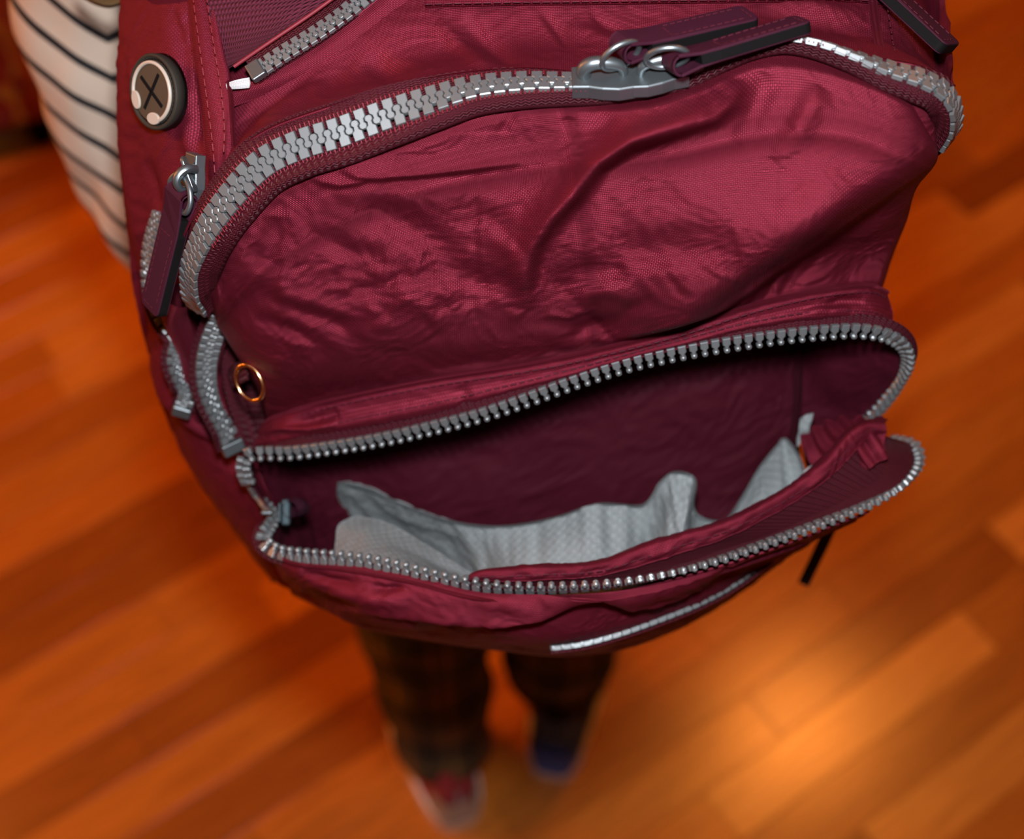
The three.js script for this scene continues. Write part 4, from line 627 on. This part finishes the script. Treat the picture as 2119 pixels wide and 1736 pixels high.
// bound edge of the inner pocket, the gathered end, the tape outside it
{
  const b0 = [[962, 1196, 0.6105], [985, 1182, 0.608], [1060, 1171, 0.6055], [1130, 1166, 0.604], [1200, 1164, 0.6035], [1250, 1155, 0.604], [1330, 1124, 0.606], [1400, 1103, 0.608], [1500, 1074, 0.611], [1580, 1034, 0.615], [1660, 984, 0.62], [1715, 935, 0.625], [1750, 893, 0.63], [1790, 870, 0.634], [1826, 868, 0.637]];
  const b3 = [[966, 1206, 0.606], [990, 1202, 0.6035], [1060, 1203, 0.6005], [1130, 1200, 0.599], [1200, 1197, 0.5985], [1262, 1190, 0.599], [1342, 1166, 0.601], [1420, 1140, 0.603], [1510, 1110, 0.606], [1594, 1068, 0.61], [1676, 1018, 0.615], [1738, 968, 0.62], [1778, 922, 0.625], [1806, 900, 0.629], [1832, 900, 0.632]];
  const b1 = b0.map((p, i) => [p[0] * 0.75 + b3[i][0] * 0.25, p[1] * 0.75 + b3[i][1] * 0.25, Math.min(p[2], b3[i][2]) - 0.0028]), b2 = b0.map((p, i) => [p[0] * 0.3 + b3[i][0] * 0.7, p[1] * 0.3 + b3[i][1] * 0.7, Math.min(p[2], b3[i][2]) - 0.0022]);
  const bm = b0.map((p, i) => [p[0] - 2, p[1] + 6, p[2] + 0.009]);
  put('pocket_binding', gridGeo(displace(loft([bm, b0, b1, b2, b3], 220, 26), (x, y, p, u, v) => 0.9 * crinkle(p, 0.6, 0.3) + 0.0012 * Math.exp(-(((v - 0.75) / 0.1) ** 2)) * n3(p.x * 60, p.y * 40, 2)), 0.001), M.nylon, pack);
  stitches(b2.map(([x, y, d]) => [x, y - 1, d - 0.0008]), 0.0026, 0.0012, 0.00028, pack, M.darkThread);
  const tU = [0.44, 0.5, 0.56, 0.62, 0.68, 0.74, 0.8, 0.86, 0.9, 0.94, 0.97];
  const edgeAt = (u) => { const q = cr(b3), k = clamp((u - 0.44) / 0.5, 0, 1); return q.getPoint(k * 0.96 + 0.02); };
  const tt = [0, 1, 2, 3].map((k) => along(120, (s) => { const u = 0.455 + s * 0.5, f = ZL.frame(u), e = edgeAt(u), w = off(f, -H2 * 0.7, 0.0004); return w.lerp(e, k / 3).addScaledVector(FW, 0.004 * Math.sin(k / 3 * Math.PI) + (k === 3 ? 0.003 : 0)); }));
  put('zipper_tape', gridGeo(displace(tt, (x, y, p) => 0.0006 * n3(p.x * 50, p.y * 50, 1)), 0.0008), M.tape, pack);
  const gat = [[[1660, 905, 0.665], [1700, 880, 0.662], [1740, 868, 0.656], [1790, 862, 0.650], [1834, 868, 0.648]], [[1670, 940, 0.66], [1712, 918, 0.652], [1752, 892, 0.643], [1796, 876, 0.638], [1832, 872, 0.637]], [[1690, 980, 0.655], [1735, 950, 0.636], [1772, 918, 0.630], [1806, 898, 0.629], [1832, 902, 0.631]], [[1730, 990, 0.645], [1770, 968, 0.628], [1795, 945, 0.624], [1820, 930, 0.624], [1836, 932, 0.628]], [[1760, 1000, 0.64], [1790, 978, 0.627], [1808, 964, 0.623], [1826, 952, 0.624], [1840, 944, 0.628]]];
  put('gathered_cloth', gridGeo(displace(loft(gat, 60, 60), (x, y, p) => 0.0016 * Math.sin((x - y * 0.6) * 0.16 + n3(p.x * 40, p.y * 40, 1) * 2) + crinkle(p, 0.7)), 0.001), M.nylon, pack);
}
// the pouch below the mouth
{
  const rows = [
    [[553, 1122, 0.652], [600, 1154, 0.640], [700, 1164, 0.6265], [850, 1190, 0.6125], [1000, 1226, 0.6015], [1150, 1231, 0.597], [1300, 1220, 0.597], [1450, 1186, 0.602], [1600, 1138, 0.608], [1720, 1092, 0.616], [1800, 1060, 0.624]],
    [[556, 1135, 0.648], [604, 1163, 0.637], [702, 1176, 0.6235], [850, 1204, 0.6095], [1000, 1240, 0.5995], [1150, 1243, 0.597], [1300, 1230, 0.600], [1440, 1198, 0.608], [1585, 1152, 0.62], [1695, 1108, 0.632], [1770, 1074, 0.642]],
    [[562, 1160, 0.652], [622, 1195, 0.636], [708, 1218, 0.6235], [850, 1243, 0.611], [1000, 1262, 0.604], [1150, 1262, 0.604], [1300, 1243, 0.611], [1430, 1214, 0.622], [1570, 1166, 0.640], [1670, 1124, 0.655], [1735, 1090, 0.665]],
    [[580, 1190, 0.667], [650, 1230, 0.646], [735, 1262, 0.632], [860, 1287, 0.622], [1000, 1306, 0.617], [1150, 1317, 0.618], [1285, 1300, 0.626], [1410, 1262, 0.638], [1535, 1208, 0.654], [1630, 1150, 0.67], [1690, 1105, 0.68]],
    [[592, 1208, 0.69], [655, 1245, 0.666], [745, 1284, 0.648], [880, 1308, 0.640], [1020, 1328, 0.640], [1150, 1342, 0.645], [1280, 1332, 0.654], [1400, 1294, 0.664], [1510, 1238, 0.676], [1600, 1175, 0.688], [1660, 1122, 0.696]],
    [[610, 1215, 0.74], [680, 1240, 0.72], [770, 1275, 0.71], [890, 1295, 0.71], [1020, 1312, 0.71], [1150, 1325, 0.712], [1270, 1316, 0.716], [1380, 1280, 0.722], [1480, 1228, 0.73], [1570, 1170, 0.735], [1630, 1118, 0.74]],
    [V(-0.14, 0.965, 0.53), V(-0.12, 0.958, 0.53), V(-0.09, 0.955, 0.53), V(-0.06, 0.952, 0.53), V(-0.02, 0.95, 0.53), V(0.02, 0.95, 0.53), V(0.06, 0.952, 0.53), V(0.09, 0.955, 0.53), V(0.12, 0.958, 0.53), V(0.145, 0.965, 0.53), V(0.16, 0.975, 0.53)],
  ];
  const st = strokes([['s', 8, 0.010, [[740, 1262], [820, 1268], [900, 1274], [980, 1282], [1040, 1278], [1110, 1262], [1180, 1246], [1240, 1238], [1300, 1244], [1360, 1240], [1440, 1214], [1500, 1190]], 8], ['v', 10, 0.003, [[620, 1185], [680, 1200], [740, 1205]]], ['v', 8, 0.0025, [[770, 1212], [800, 1218], [835, 1215]]], ['r', 14, 0.003, [[680, 1225], [760, 1232], [850, 1240]]], ['v', 7, 0.003, [[1060, 1238], [1130, 1246], [1220, 1238], [1290, 1234]]], ['v', 16, 0.004, [[860, 1295], [940, 1296], [1020, 1292]]], ['v', 12, 0.003, [[620, 1230], [680, 1245], [740, 1262]]]]);
  put('pocket_pouch', gridGeo(displace(loft(rows, 240, 150), (x, y, p, u, v) => sst(0, 0.05, v) * (v < 0.72 ? st(x, y) + crinkle(p, 0.6, 0.6) : crinkle(p, 0.4, 0.4))), 0.001), M.nylon, pack);
  put('piping_cord', tube(rows[1].map(([x, y, d]) => [x, y + 1, d - 0.0014]), 0.001, 160, 8), M.nylon, pack);
  const ZB = zipCurve([[1140, 1341, 0.630, -84], [1200, 1333, 0.6285, -84], [1280, 1312, 0.630, -84], [1360, 1284, 0.634, -84], [1440, 1252, 0.640, -84], [1510, 1215, 0.648, -84], [1570, 1172, 0.656, -84], [1620, 1130, 0.664, -84]]);
  const g = sub('bottom_zipper', pack);
  teeth(g, ZB, { pitch: 0.0044, H: 0.0028, th: 0.0023, stuff: true });
  put('zipper_tape', gridGeo([-1.3, -0.7, 0, 0.7, 1.3].map((k) => along(60, (u) => off(ZB.frame(u), 0.0032 * k * sst(-0.05, 0.15, u), -0.0014))), 0.001), M.tape, g);
}
// slider at the closed left end of the pocket zip, with the little pale stud
{
  const g = sub('zipper_pull', pack), f = ZL.frame(ZL.near(574, 1066));
  const m = new THREE.Matrix4().makeBasis(UPV.clone().multiplyScalar(-1), RT, FW.clone().negate()).setPosition(P(592, 1060, 0.662));
  put('slider_body', join([new RoundedBoxGeometry(0.0125, 0.0042, 0.004, 3, 0.0012).applyMatrix4(m), new RoundedBoxGeometry(0.009, 0.0012, 0.0062, 2, 0.0004).translate(0, -0.0026, 0.0004).applyMatrix4(m)]), M.gunmetal, g);
  put('leather_top', tube([[600, 1055, 0.658], [612, 1050, 0.664], [626, 1052, 0.672]], [0.004, 0.005, 0.004], 16, 10), M.leather, g);
  put('pull_stud', new THREE.CapsuleGeometry(0.0011, 0.0034, 4, 10).rotateZ(Math.PI / 2).translate(0, 0, 0).applyMatrix4(new THREE.Matrix4().setPosition(P(552, 1061, 0.655))), M.metal, g);
}
// shoulder straps and the dangling end of a webbing strap
{
  for (const s of [-1, 1]) {
    const c = [V(s * 0.07, 1.3, 0.58), V(s * 0.085, 1.335, 0.62), V(s * 0.1, 1.345, 0.69), V(s * 0.112, 1.31, 0.785), V(s * 0.118, 1.2, 0.825), V(s * 0.13, 1.08, 0.818), V(s * 0.15, 1.0, 0.768), V(s * 0.158, 0.972, 0.69), V(s * 0.146, 0.968, 0.575)];
    const wd = [0, 1, 2].map((k) => c.map((p, i) => p.clone().add(V3((k - 1) * (i < 6 ? 0.028 : 0.009), 0, (i > 5 ? (k - 1) * s * 0.006 : 0)))));
    put('shoulder_strap', gridGeo(loft(wd, 70, 6), 0.008, V3(s * 0.1, 1.6, 0.5)), M.nylon, pack);
  }
  const w = [[[1712, 1074, 0.72], [1697, 1108, 0.738], [1678, 1150, 0.757], [1651, 1205, 0.782]], [[1735, 1082, 0.719], [1719, 1120, 0.737], [1700, 1160, 0.756], [1673, 1215, 0.781]]];
  put('webbing_end', gridGeo(loft(w, 30, 3), 0.0018), M.webbing, pack, 'dark dangling strap end');
  put('strap_anchor', gridGeo(loft([[V(0.15, 0.985, 0.5), V(0.165, 0.99, 0.46), [1720, 1060, 0.715]], [V(0.16, 0.985, 0.5), V(0.175, 0.99, 0.46), [1733, 1066, 0.714]]], 20, 2), 0.0016), M.webbing, pack);
  put('side_strap', gridGeo(displace(loft([[[150, -45, 0.67], [190, -20, 0.655], [225, -6, 0.645], [262, -22, 0.635]], [[160, -18, 0.662], [196, 2, 0.648], [226, 10, 0.64], [258, 0, 0.632]], [[165, -6, 0.668], [200, 12, 0.655], [228, 17, 0.647], [256, 8, 0.64]]], 30, 12), () => 0), 0.002), M.olive, pack, 'olive webbing at the top of the side');
}

// ------------------------------------------------------------------ the wearer, seen from behind and above
const person = thing('person', V(-0.02, 0, 0.62), 'person seen from behind in a striped white top, dark plaid trousers and canvas sneakers', 'person');
function blob(bones, lo, hi, cell, k = 0.02) {                     // skin: smooth union of tapered capsules, meshed
  const size = Math.max(hi.x - lo.x, hi.y - lo.y, hi.z - lo.z), res = Math.ceil(size / cell), mc = new MarchingCubes(res, M.skin, false, false, 400000), c = lo.clone().add(hi).multiplyScalar(0.5), h = res / 2, s = size / 2, q = V3();
  const B = bones.map(([a, b, ra, rb, w]) => { const ba = b.clone().sub(a); return { a, ba, L2: Math.max(1e-9, ba.lengthSq()), ra, rb, w: w ?? k }; });
  for (let z = 0; z < res; z++) for (let y = 0; y < res; y++) for (let x = 0; x < res; x++) {
    q.set((x - h) / h * s + c.x, (y - h) / h * s + c.y, (z - h) / h * s + c.z); let d = 1;
    for (const b of B) { const px = q.x - b.a.x, py = q.y - b.a.y, pz = q.z - b.a.z, t = clamp((px * b.ba.x + py * b.ba.y + pz * b.ba.z) / b.L2, 0, 1), e = Math.hypot(px - b.ba.x * t, py - b.ba.y * t, pz - b.ba.z * t) - Math.abs(b.ra + (b.rb - b.ra) * t); if (b.ra < 0) { const m = Math.max(b.w - Math.abs(d + e), 0) / b.w; d = Math.max(d, -e) + m * m * b.w * 0.25; } else { const m = Math.max(b.w - Math.abs(d - e), 0) / b.w; d = Math.min(d, e) - m * m * b.w * 0.25; } }
    mc.field[x + y * res + z * res * res] = -d;
  }
  mc.isolation = 0; mc.update();
  const g = new THREE.BufferGeometry(), n = mc.count; g.setAttribute('position', new THREE.BufferAttribute(mc.positionArray.slice(0, n * 3), 3)); g.setAttribute('normal', new THREE.BufferAttribute(mc.normalArray.slice(0, n * 3), 3)); g.setAttribute('uv', new THREE.BufferAttribute(new Float32Array(n * 2), 2));
  g.scale(s, s, s); g.translate(c.x, c.y, c.z); return g;
}
const J = {
  pelvis: V(-0.015, 0.80, 0.70), chest: V(-0.01, 1.12, 0.70), neck: V(-0.005, 1.265, 0.715), head: V(0, 1.40, 0.745),
  shL: V(-0.155, 1.225, 0.705), elL: V(-0.214, 0.94, 0.612), wrL: V(-0.226, 1.03, 0.83), shR: V(0.13, 1.225, 0.71), elR: V(0.226, 0.975, 0.725), wrR: V(0.217, 1.035, 0.86),
  hipL: V(-0.085, 0.80, 0.70), knL: V(-0.088, 0.43, 0.655), anL: V(-0.076, 0.075, 0.60), hipR: V(0.06, 0.80, 0.70), knR: V(0.055, 0.43, 0.69), anR: V(0.05, 0.075, 0.665),
};
{
  const A = (v, x, h, f) => v.clone().add(V3(x, h, -f)), bones = [
    [A(J.pelvis, -0.05, 0, 0), A(J.pelvis, 0.05, 0, 0), 0.08, 0.08, 0.05], [J.pelvis, J.chest, 0.085, 0.088, 0.05], [A(J.chest, -0.065, 0.02, 0), A(J.chest, 0.065, 0.02, 0), 0.075, 0.075, 0.05], [J.shL, J.shR, 0.045, 0.045, 0.05], [J.chest, J.neck, 0.075, 0.045, 0.04], [J.neck, A(J.head, 0, -0.04, -0.01), 0.044, 0.042, 0.03],
    [J.shL, J.shL.clone().lerp(J.elL, 0.4).add(V3(-0.045, 0, 0)), 0.038, 0.032, 0.03], [J.shL.clone().lerp(J.elL, 0.4).add(V3(-0.045, 0, 0)), J.elL, 0.032, 0.028, 0.03], [J.elL, J.wrL, 0.029, 0.02, 0.02], [J.shR, J.elR, 0.038, 0.029, 0.03], [J.elR, J.wrR, 0.029, 0.02, 0.02],
    [J.hipL, J.knL, 0.064, 0.042, 0.04], [J.knL, J.anL, 0.041, 0.028, 0.03], [J.hipR, J.knR, 0.064, 0.042, 0.04], [J.knR, J.anR, 0.041, 0.028, 0.03],
    [J.anL, A(J.anL, -0.06, -0.035, 0.10), 0.028, 0.022, 0.02], [J.anR, A(J.anR, 0.02, -0.035, 0.12), 0.028, 0.022, 0.02],
  ];
  const list = [blob(bones, V3(-0.3, 0, -1.1), V3(0.3, 1.4, -0.5), 0.012)];
  // head: skull, jaw, nose, brow, ears, mouth and eye hollows
  const h = J.head, H = (x, y, f) => h.clone().add(V3(x, y, -f));
  list.push(blob([[H(0, 0.025, -0.012), H(0, 0.02, 0.012), 0.079, 0.076], [H(-0.012, -0.055, 0.035), H(0.012, -0.055, 0.035), 0.046, 0.046, 0.04], [H(0, -0.085, 0.058), H(0, -0.08, 0.06), 0.018, 0.018, 0.03], [H(-0.03, -0.02, 0.055), H(0.03, -0.02, 0.055), 0.03, 0.03, 0.03], [H(0, 0.012, 0.083), H(0, -0.022, 0.1), 0.006, 0.0095, 0.012], [H(-0.008, -0.024, 0.093), H(0.008, -0.024, 0.093), 0.006, 0.006, 0.006], [H(-0.03, 0.022, 0.078), H(0.03, 0.022, 0.078), 0.01, 0.01, 0.015], [H(-0.077, 0.012, -0.006), H(-0.08, -0.03, -0.002), 0.012, 0.008, 0.006], [H(0.077, 0.012, -0.006), H(0.08, -0.03, -0.002), 0.012, 0.008, 0.006], [H(-0.031, 0, 0.093), H(-0.03, 0, 0.093), -0.011, -0.011, 0.01], [H(0.03, 0, 0.093), H(0.031, 0, 0.093), -0.011, -0.011, 0.01], [H(-0.017, -0.05, 0.09), H(0.017, -0.05, 0.09), -0.0025, -0.0025, 0.003], [H(-0.012, -0.044, 0.083), H(0.012, -0.044, 0.083), 0.006, 0.006, 0.004], [H(-0.01, -0.056, 0.082), H(0.01, -0.056, 0.082), 0.0065, 0.0065, 0.004], [J.neck, H(0, -0.05, -0.01), 0.043, 0.043, 0.02]], h.clone().add(V3(-0.13, -0.16, -0.13)), h.clone().add(V3(0.13, 0.12, 0.12)), 0.0035, 0.018));
  // hands held half closed in front: palm, four fingers of different length, thumb from the side of the palm
  for (const s of [-1, 1]) {
    const w = s < 0 ? J.wrL : J.wrR, pc = w.clone().add(V3(-s * 0.018, 0.03, -0.04)), Hd = (x, y, f) => pc.clone().add(V3(-s * x, y, -f)), b = [[w, Hd(-0.016, -0.012, -0.012), 0.02, 0.018, 0.015], [Hd(-0.016, -0.014, -0.006), Hd(-0.012, 0.024, 0.004), 0.0155, 0.0145, 0.012]];
    [[0.026, 0.95], [0.009, 1.06], [-0.008, 1.0], [-0.024, 0.8]].forEach(([y, L]) => { const k = Hd(-0.004, y, 0.012), k2 = Hd(0.018 * L, y + 0.001, 0.012), k3 = Hd(0.034 * L, y - 0.001, 0.001), k4 = Hd(0.031 * L, y - 0.002, -0.013); b.push([Hd(-0.016, y * 0.8, 0.002), k, 0.0088, 0.0085, 0.004], [k, k2, 0.0083, 0.0078, 0.002], [k2, k3, 0.0076, 0.007, 0.002], [k3, k4, 0.0069, 0.006, 0.002]); });
    const t0 = Hd(-0.014, 0.004, -0.012), t1 = Hd(0.004, 0.03, -0.02), t2 = Hd(0.02, 0.042, -0.012), t3 = Hd(0.032, 0.043, 0.002); b.push([t0, t1, 0.0115, 0.0098, 0.006], [t1, t2, 0.0094, 0.0085, 0.003], [t2, t3, 0.0083, 0.0068, 0.003]);
    list.push(blob(b, pc.clone().addScalar(-0.075), pc.clone().addScalar(0.075), 0.003, 0.006));
  }
  put('body', join(list), M.skin, person);
  for (const s of [-1, 1]) { put('eye', new THREE.SphereGeometry(0.0105, 20, 14).translate(h.x + s * 0.0305, h.y + 0.001, h.z - 0.083), phys({ color: lin(0.8, 0.78, 0.75), roughness: 0.2 }), person); put('iris', new THREE.SphereGeometry(0.005, 16, 10).scale(1, 1, 0.4).translate(h.x + s * 0.0305, h.y + 0.001, h.z - 0.0922), phys({ color: lin(0.04, 0.02, 0.01), roughness: 0.15 }), person); }
  // hair: a cap over the skull with a tied-back tail resting on the neck
  const hs = new THREE.SphereGeometry(0.0965, 48, 36, 0, TAU, 0, Math.PI * 0.6); { const p = hs.attributes.position; for (let i = 0; i < p.count; i++) { const x = p.getX(i), y = p.getY(i), z = p.getZ(i), front = sst(0.2, 0.9, -z / 0.0885) * sst(0.45, -0.2, y / 0.0885); const k = 1 + 0.02 * Math.sin(Math.atan2(x, z) * 26) - front * 0.22; p.setXYZ(i, x * k * 0.98, y * k * 1.0 + (z > 0 ? -0.012 * (z / 0.09) : 0) + front * 0.03, z * k * 1.06); } hs.computeVertexNormals(); }
  put('hair', join([hs.rotateX(0.35).translate(h.x, h.y + 0.022, h.z + 0.004), tube([H(0, 0.03, -0.085), H(0, 0.025, -0.115), H(0.004, -0.03, -0.118), H(0.006, -0.075, -0.108)], [0.014, 0.019, 0.018, 0.006], 30, 14)]), M.hair, person);
}
// clothes: rings round an axis, uv in metres
function sleeve(path, radii, fn, nu = 48, nv = 120, thick = 0.0012, twist = 0) {
  const c = cr(path), G = [], L = c.getLength(), ref = V3(0, 0, 1);
  for (let j = 0; j <= nv; j++) { const s = j / nv, o = c.getPointAt(s), T = c.getTangentAt(s), X = V3().crossVectors(T, ref).normalize(), Y = V3().crossVectors(X, T).normalize(), q = c.getUtoTmapping(s) * (radii.length - 1), i = Math.min(radii.length - 2, Math.floor(q)), R = [0, 1].map((e) => { const A = [].concat(radii[i])[e] ?? radii[i], B = [].concat(radii[i + 1])[e] ?? radii[i + 1]; return A + (B - A) * (q - i); }); const row = []; for (let k = 0; k <= nu; k++) { const a = k / nu * TAU, w = fn ? fn(a, s, s * L) : 0; row.push(o.clone().addScaledVector(X, Math.cos(a) * (R[0] + w)).addScaledVector(Y, Math.sin(a) * (R[1] + w))); } G.push(row); }
  const g = gridGeo(G, 0, null); const p = g.attributes.position, n = g.attributes.normal; // outward?
  const k = (nv >> 1) * (nu + 1), o = c.getPointAt(0.5), out = V3().fromBufferAttribute(p, k).sub(o).dot(V3().fromBufferAttribute(n, k)); const GG = out < 0 ? G.map((r) => r.slice().reverse()) : G, q = gridGeo(GG, thick, null);
  if (twist) { const U = q.attributes.uv, P0 = q.attributes.position, N = GG.length * (nu + 1); for (let i = 0; i < U.count; i++) { const j = Math.floor((i % N) / (nu + 1)), ax = c.getPointAt(j / nv).x, l = (ax - P0.getX(i)) / 0.05 + 0.15; U.setY(i, j / nv * L + twist * (l > 0 ? l : -l * 1.1)); } }
  return q;
}
{
  const fold = (k, f) => (a, s, l) => k * (0.6 * Math.sin(l * f + 1.5 * Math.sin(a * 1 + 1)) * (0.5 + 0.5 * Math.sin(a + 2.2)) + 0.5 * n3(Math.cos(a) * 1.4, Math.sin(a) * 1.4, l * 22));
  const shirt = sub('striped_top', person);
  put('shirt_body', sleeve([V(-0.015, 0.80, 0.70), V(-0.015, 0.95, 0.695), V(-0.01, 1.10, 0.70), V(-0.008, 1.2, 0.705), V(-0.006, 1.262, 0.712)], [[0.15, 0.108], [0.122, 0.094], [0.15, 0.1], [0.15, 0.085], [0.062, 0.058]], fold(0.004, 60), 72, 120), M.shirt, shirt);
  for (const [sh, el, wr] of [[J.shL, J.elL, J.wrL], [J.shR, J.elR, J.wrR]]) {
    const s = Math.sign(sh.x), bend = el.clone().add(V3(0, -0.006, -0.01));
    put('sleeve', sleeve([sh.clone().add(V3(-s * 0.05, 0.012, 0)), sh.clone().add(V3(s * 0.008, -0.01, 0)), sh.clone().lerp(el, 0.35).add(V3(s * (s < 0 ? 0.043 : 0.006), 0, 0)), sh.clone().lerp(el, 0.75).add(V3(s * (s < 0 ? 0.026 : 0.006), 0, 0.004)), bend, el.clone().lerp(wr, 0.3).add(V3(0, 0.004, 0)), el.clone().lerp(wr, 0.65), el.clone().lerp(wr, 0.93)], [0.058, 0.057, 0.055, 0.05, 0.044, 0.038, 0.032, 0.027], (a, q, l) => 0.0045 * Math.sin(a * 2 + l * 26 + 1) * sst(0.1, 0.3, q) * 0.7 + 0.004 * n3(Math.cos(a) * 1.2 + s, Math.sin(a) * 1.2, l * 16), 56, 170, 0.0012, 0.032), M.shirt, shirt);
  }
  const trousers = sub('plaid_trousers', person);
  put('trouser_waist', sleeve([V(-0.0135, 0.70, 0.70), V(-0.0135, 0.76, 0.70), V(-0.0145, 0.84, 0.70), V(-0.015, 0.9, 0.698)], [[0.13, 0.098], [0.142, 0.104], [0.138, 0.1], [0.125, 0.09]], fold(0.003, 40), 72, 30), M.plaid, trousers);
  for (const [hp, kn, an, yb] of [[J.hipL, J.knL, J.anL, 0.112], [J.hipR, J.knR, J.anR, 0.165]]) {
    const end = kn.clone().lerp(an, (kn.y - yb) / (kn.y - an.y));
    put('trouser_leg', sleeve([hp.clone().add(V3(0, 0.0, 0)), hp.clone().lerp(kn, 0.4), kn.clone().add(V3(0, 0.04, 0)), kn.clone().add(V3(0, -0.06, 0)), kn.clone().lerp(end, 0.6), end], hp.x < 0 ? [0.082, 0.08, 0.077, 0.073, 0.062, 0.052] : [0.082, 0.08, 0.078, 0.075, 0.066, 0.058], (a, q, l) => 0.0035 * n3(Math.cos(a) * 1.2, Math.sin(a) * 1.2, l * 14 + hp.x * 30) + 0.003 * Math.sin(l * 55 + Math.sin(a) * 2) * sst(0.35, 0.5, q), 56, 140), M.plaid, trousers);
    put('trouser_hem', (() => { const t = new THREE.TorusGeometry(hp.x < 0 ? 0.0515 : 0.0575, 0.0022, 8, 48); t.rotateX(Math.PI / 2); return t.translate(end.x, end.y + 0.003, end.z); })(), M.plaid, trousers);
  }
  // sneakers
  const shoe = (heel, yaw, mats, name) => {
    const g = sub(name, person), m = new THREE.Matrix4().makeRotationY(yaw).setPosition(heel.x, 0, heel.z), L = 0.2;
    // local: toe towards -z, heel back at z = 0
    const half = (t) => 0.001 + 0.041 * Math.pow(Math.sin(Math.PI * Math.pow(clamp(t, 0.0, 1), 0.82)), 0.32) * (0.80 + 0.2 * sst(0.25, 0.7, t)) * (t > 0.995 ? 0.1 : 1);
    const out = (k, n = 40) => { const p = []; for (let i = 0; i <= n; i++) { const t = (1 - Math.cos(i / n * Math.PI)) / 2; p.push([half(t) * k, -t * L]); } return p; };
    const s = new THREE.Shape(), o = out(1.12); o.forEach(([x, z], i) => (i ? s.lineTo(x, -z) : s.moveTo(x, -z))); o.slice().reverse().forEach(([x, z]) => s.lineTo(-x, -z)); 
    put('sole', new THREE.ExtrudeGeometry(s, { depth: 0.026, bevelEnabled: true, bevelSize: 0.002, bevelThickness: 0.002, bevelSegments: 2 }).rotateX(-Math.PI / 2).translate(0, 0.0025, 0).applyMatrix4(m), M.sole, g);
    const rows = []; for (let k = 0; k <= 14; k++) { const v = k / 14, row = []; for (let i = 0; i <= 64; i++) { const a = i / 64 * TAU, t0 = (1 - Math.cos(a)) / 2, side = Math.sin(a) >= 0 ? 1 : -1, top = 0.062 + 0.05 * sst(0.42, 0.15, t0) + 0.03 * sst(0.75, 0.4, t0) - 0.022 * sst(0.6, 1, t0), open = sst(0.62, 0.35, t0), y = 0.022 + v * (top - 0.022), w = half(t0) * (1 - (0.55 - 0.3 * open) * v * v), zc = t0 + (0.5 - t0) * 0.12 * v * v; row.push(V3(side * w, y, -zc * L - 0.001).applyMatrix4(m)); } rows.push(row); }
    put('upper', gridGeo(rows, 0.0015, null), mats[0], g);
    const c = []; for (let i = 0; i <= 26; i++) { const a = (i / 26 - 0.5) * 1.5, t0 = (1 - Math.cos(a)) / 2; c.push([Math.sign(a || 1) * half(t0), t0]); }
    const hp = [0, 1, 2, 3, 4].map((k) => c.map(([x, t]) => V3(x * (1 - 0.1 * k * k / 16) * 1.02, 0.024 + k * 0.0145, -t * L + 0.0025).applyMatrix4(m)));
    put('heel_patch', gridGeo(hp, 0.0018, null), mats[1], g);
    const toe = []; for (let j = 0; j <= 8; j++) { const row = []; for (let i = 0; i <= 24; i++) { const t = 0.74 + 0.255 * (j / 8), x = (i / 24 * 2 - 1); row.push(V3(x * half(t) * 1.0, 0.024 + 0.032 * Math.sqrt(Math.max(0, 1 - x * x)) * (1 - 0.55 * (j / 8) ** 2), -t * L).applyMatrix4(m)); } toe.push(row); }
    put('toe_cap', gridGeo(toe, 0.002, V3(0, 3, heel.z)), M.sole, g);
    const sock = tube([V3(0, 0.05, -0.055).applyMatrix4(m), V3(0, 0.1, -0.055).applyMatrix4(m), V3(0, 0.15, -0.055).applyMatrix4(m)], [0.032, 0.035, 0.037], 16, 24); put('sock', sock, mats[2], g);
    for (let i = 0; i < 5; i++) { const z = -0.105 - i * 0.014, w = 0.019 - i * 0.0008, y = 0.098 - i * 0.0085; put('lace', tube([V3(-w, y - 0.008, z).applyMatrix4(m), V3(0, y, z - 0.003).applyMatrix4(m), V3(w, y - 0.008, z).applyMatrix4(m)], 0.0018, 14, 6), M.sole, g); }
  };
  shoe(V(-0.058, 0, 0.545), 0.36, [M.redCanvas, M.beige, M.pinkCanvas], 'left_sneaker');
  shoe(V(0.046, 0, 0.602), -0.2, [M.blueCanvas, M.blueCanvas, M.navy], 'right_sneaker');
}

renderer.render(scene, camera);
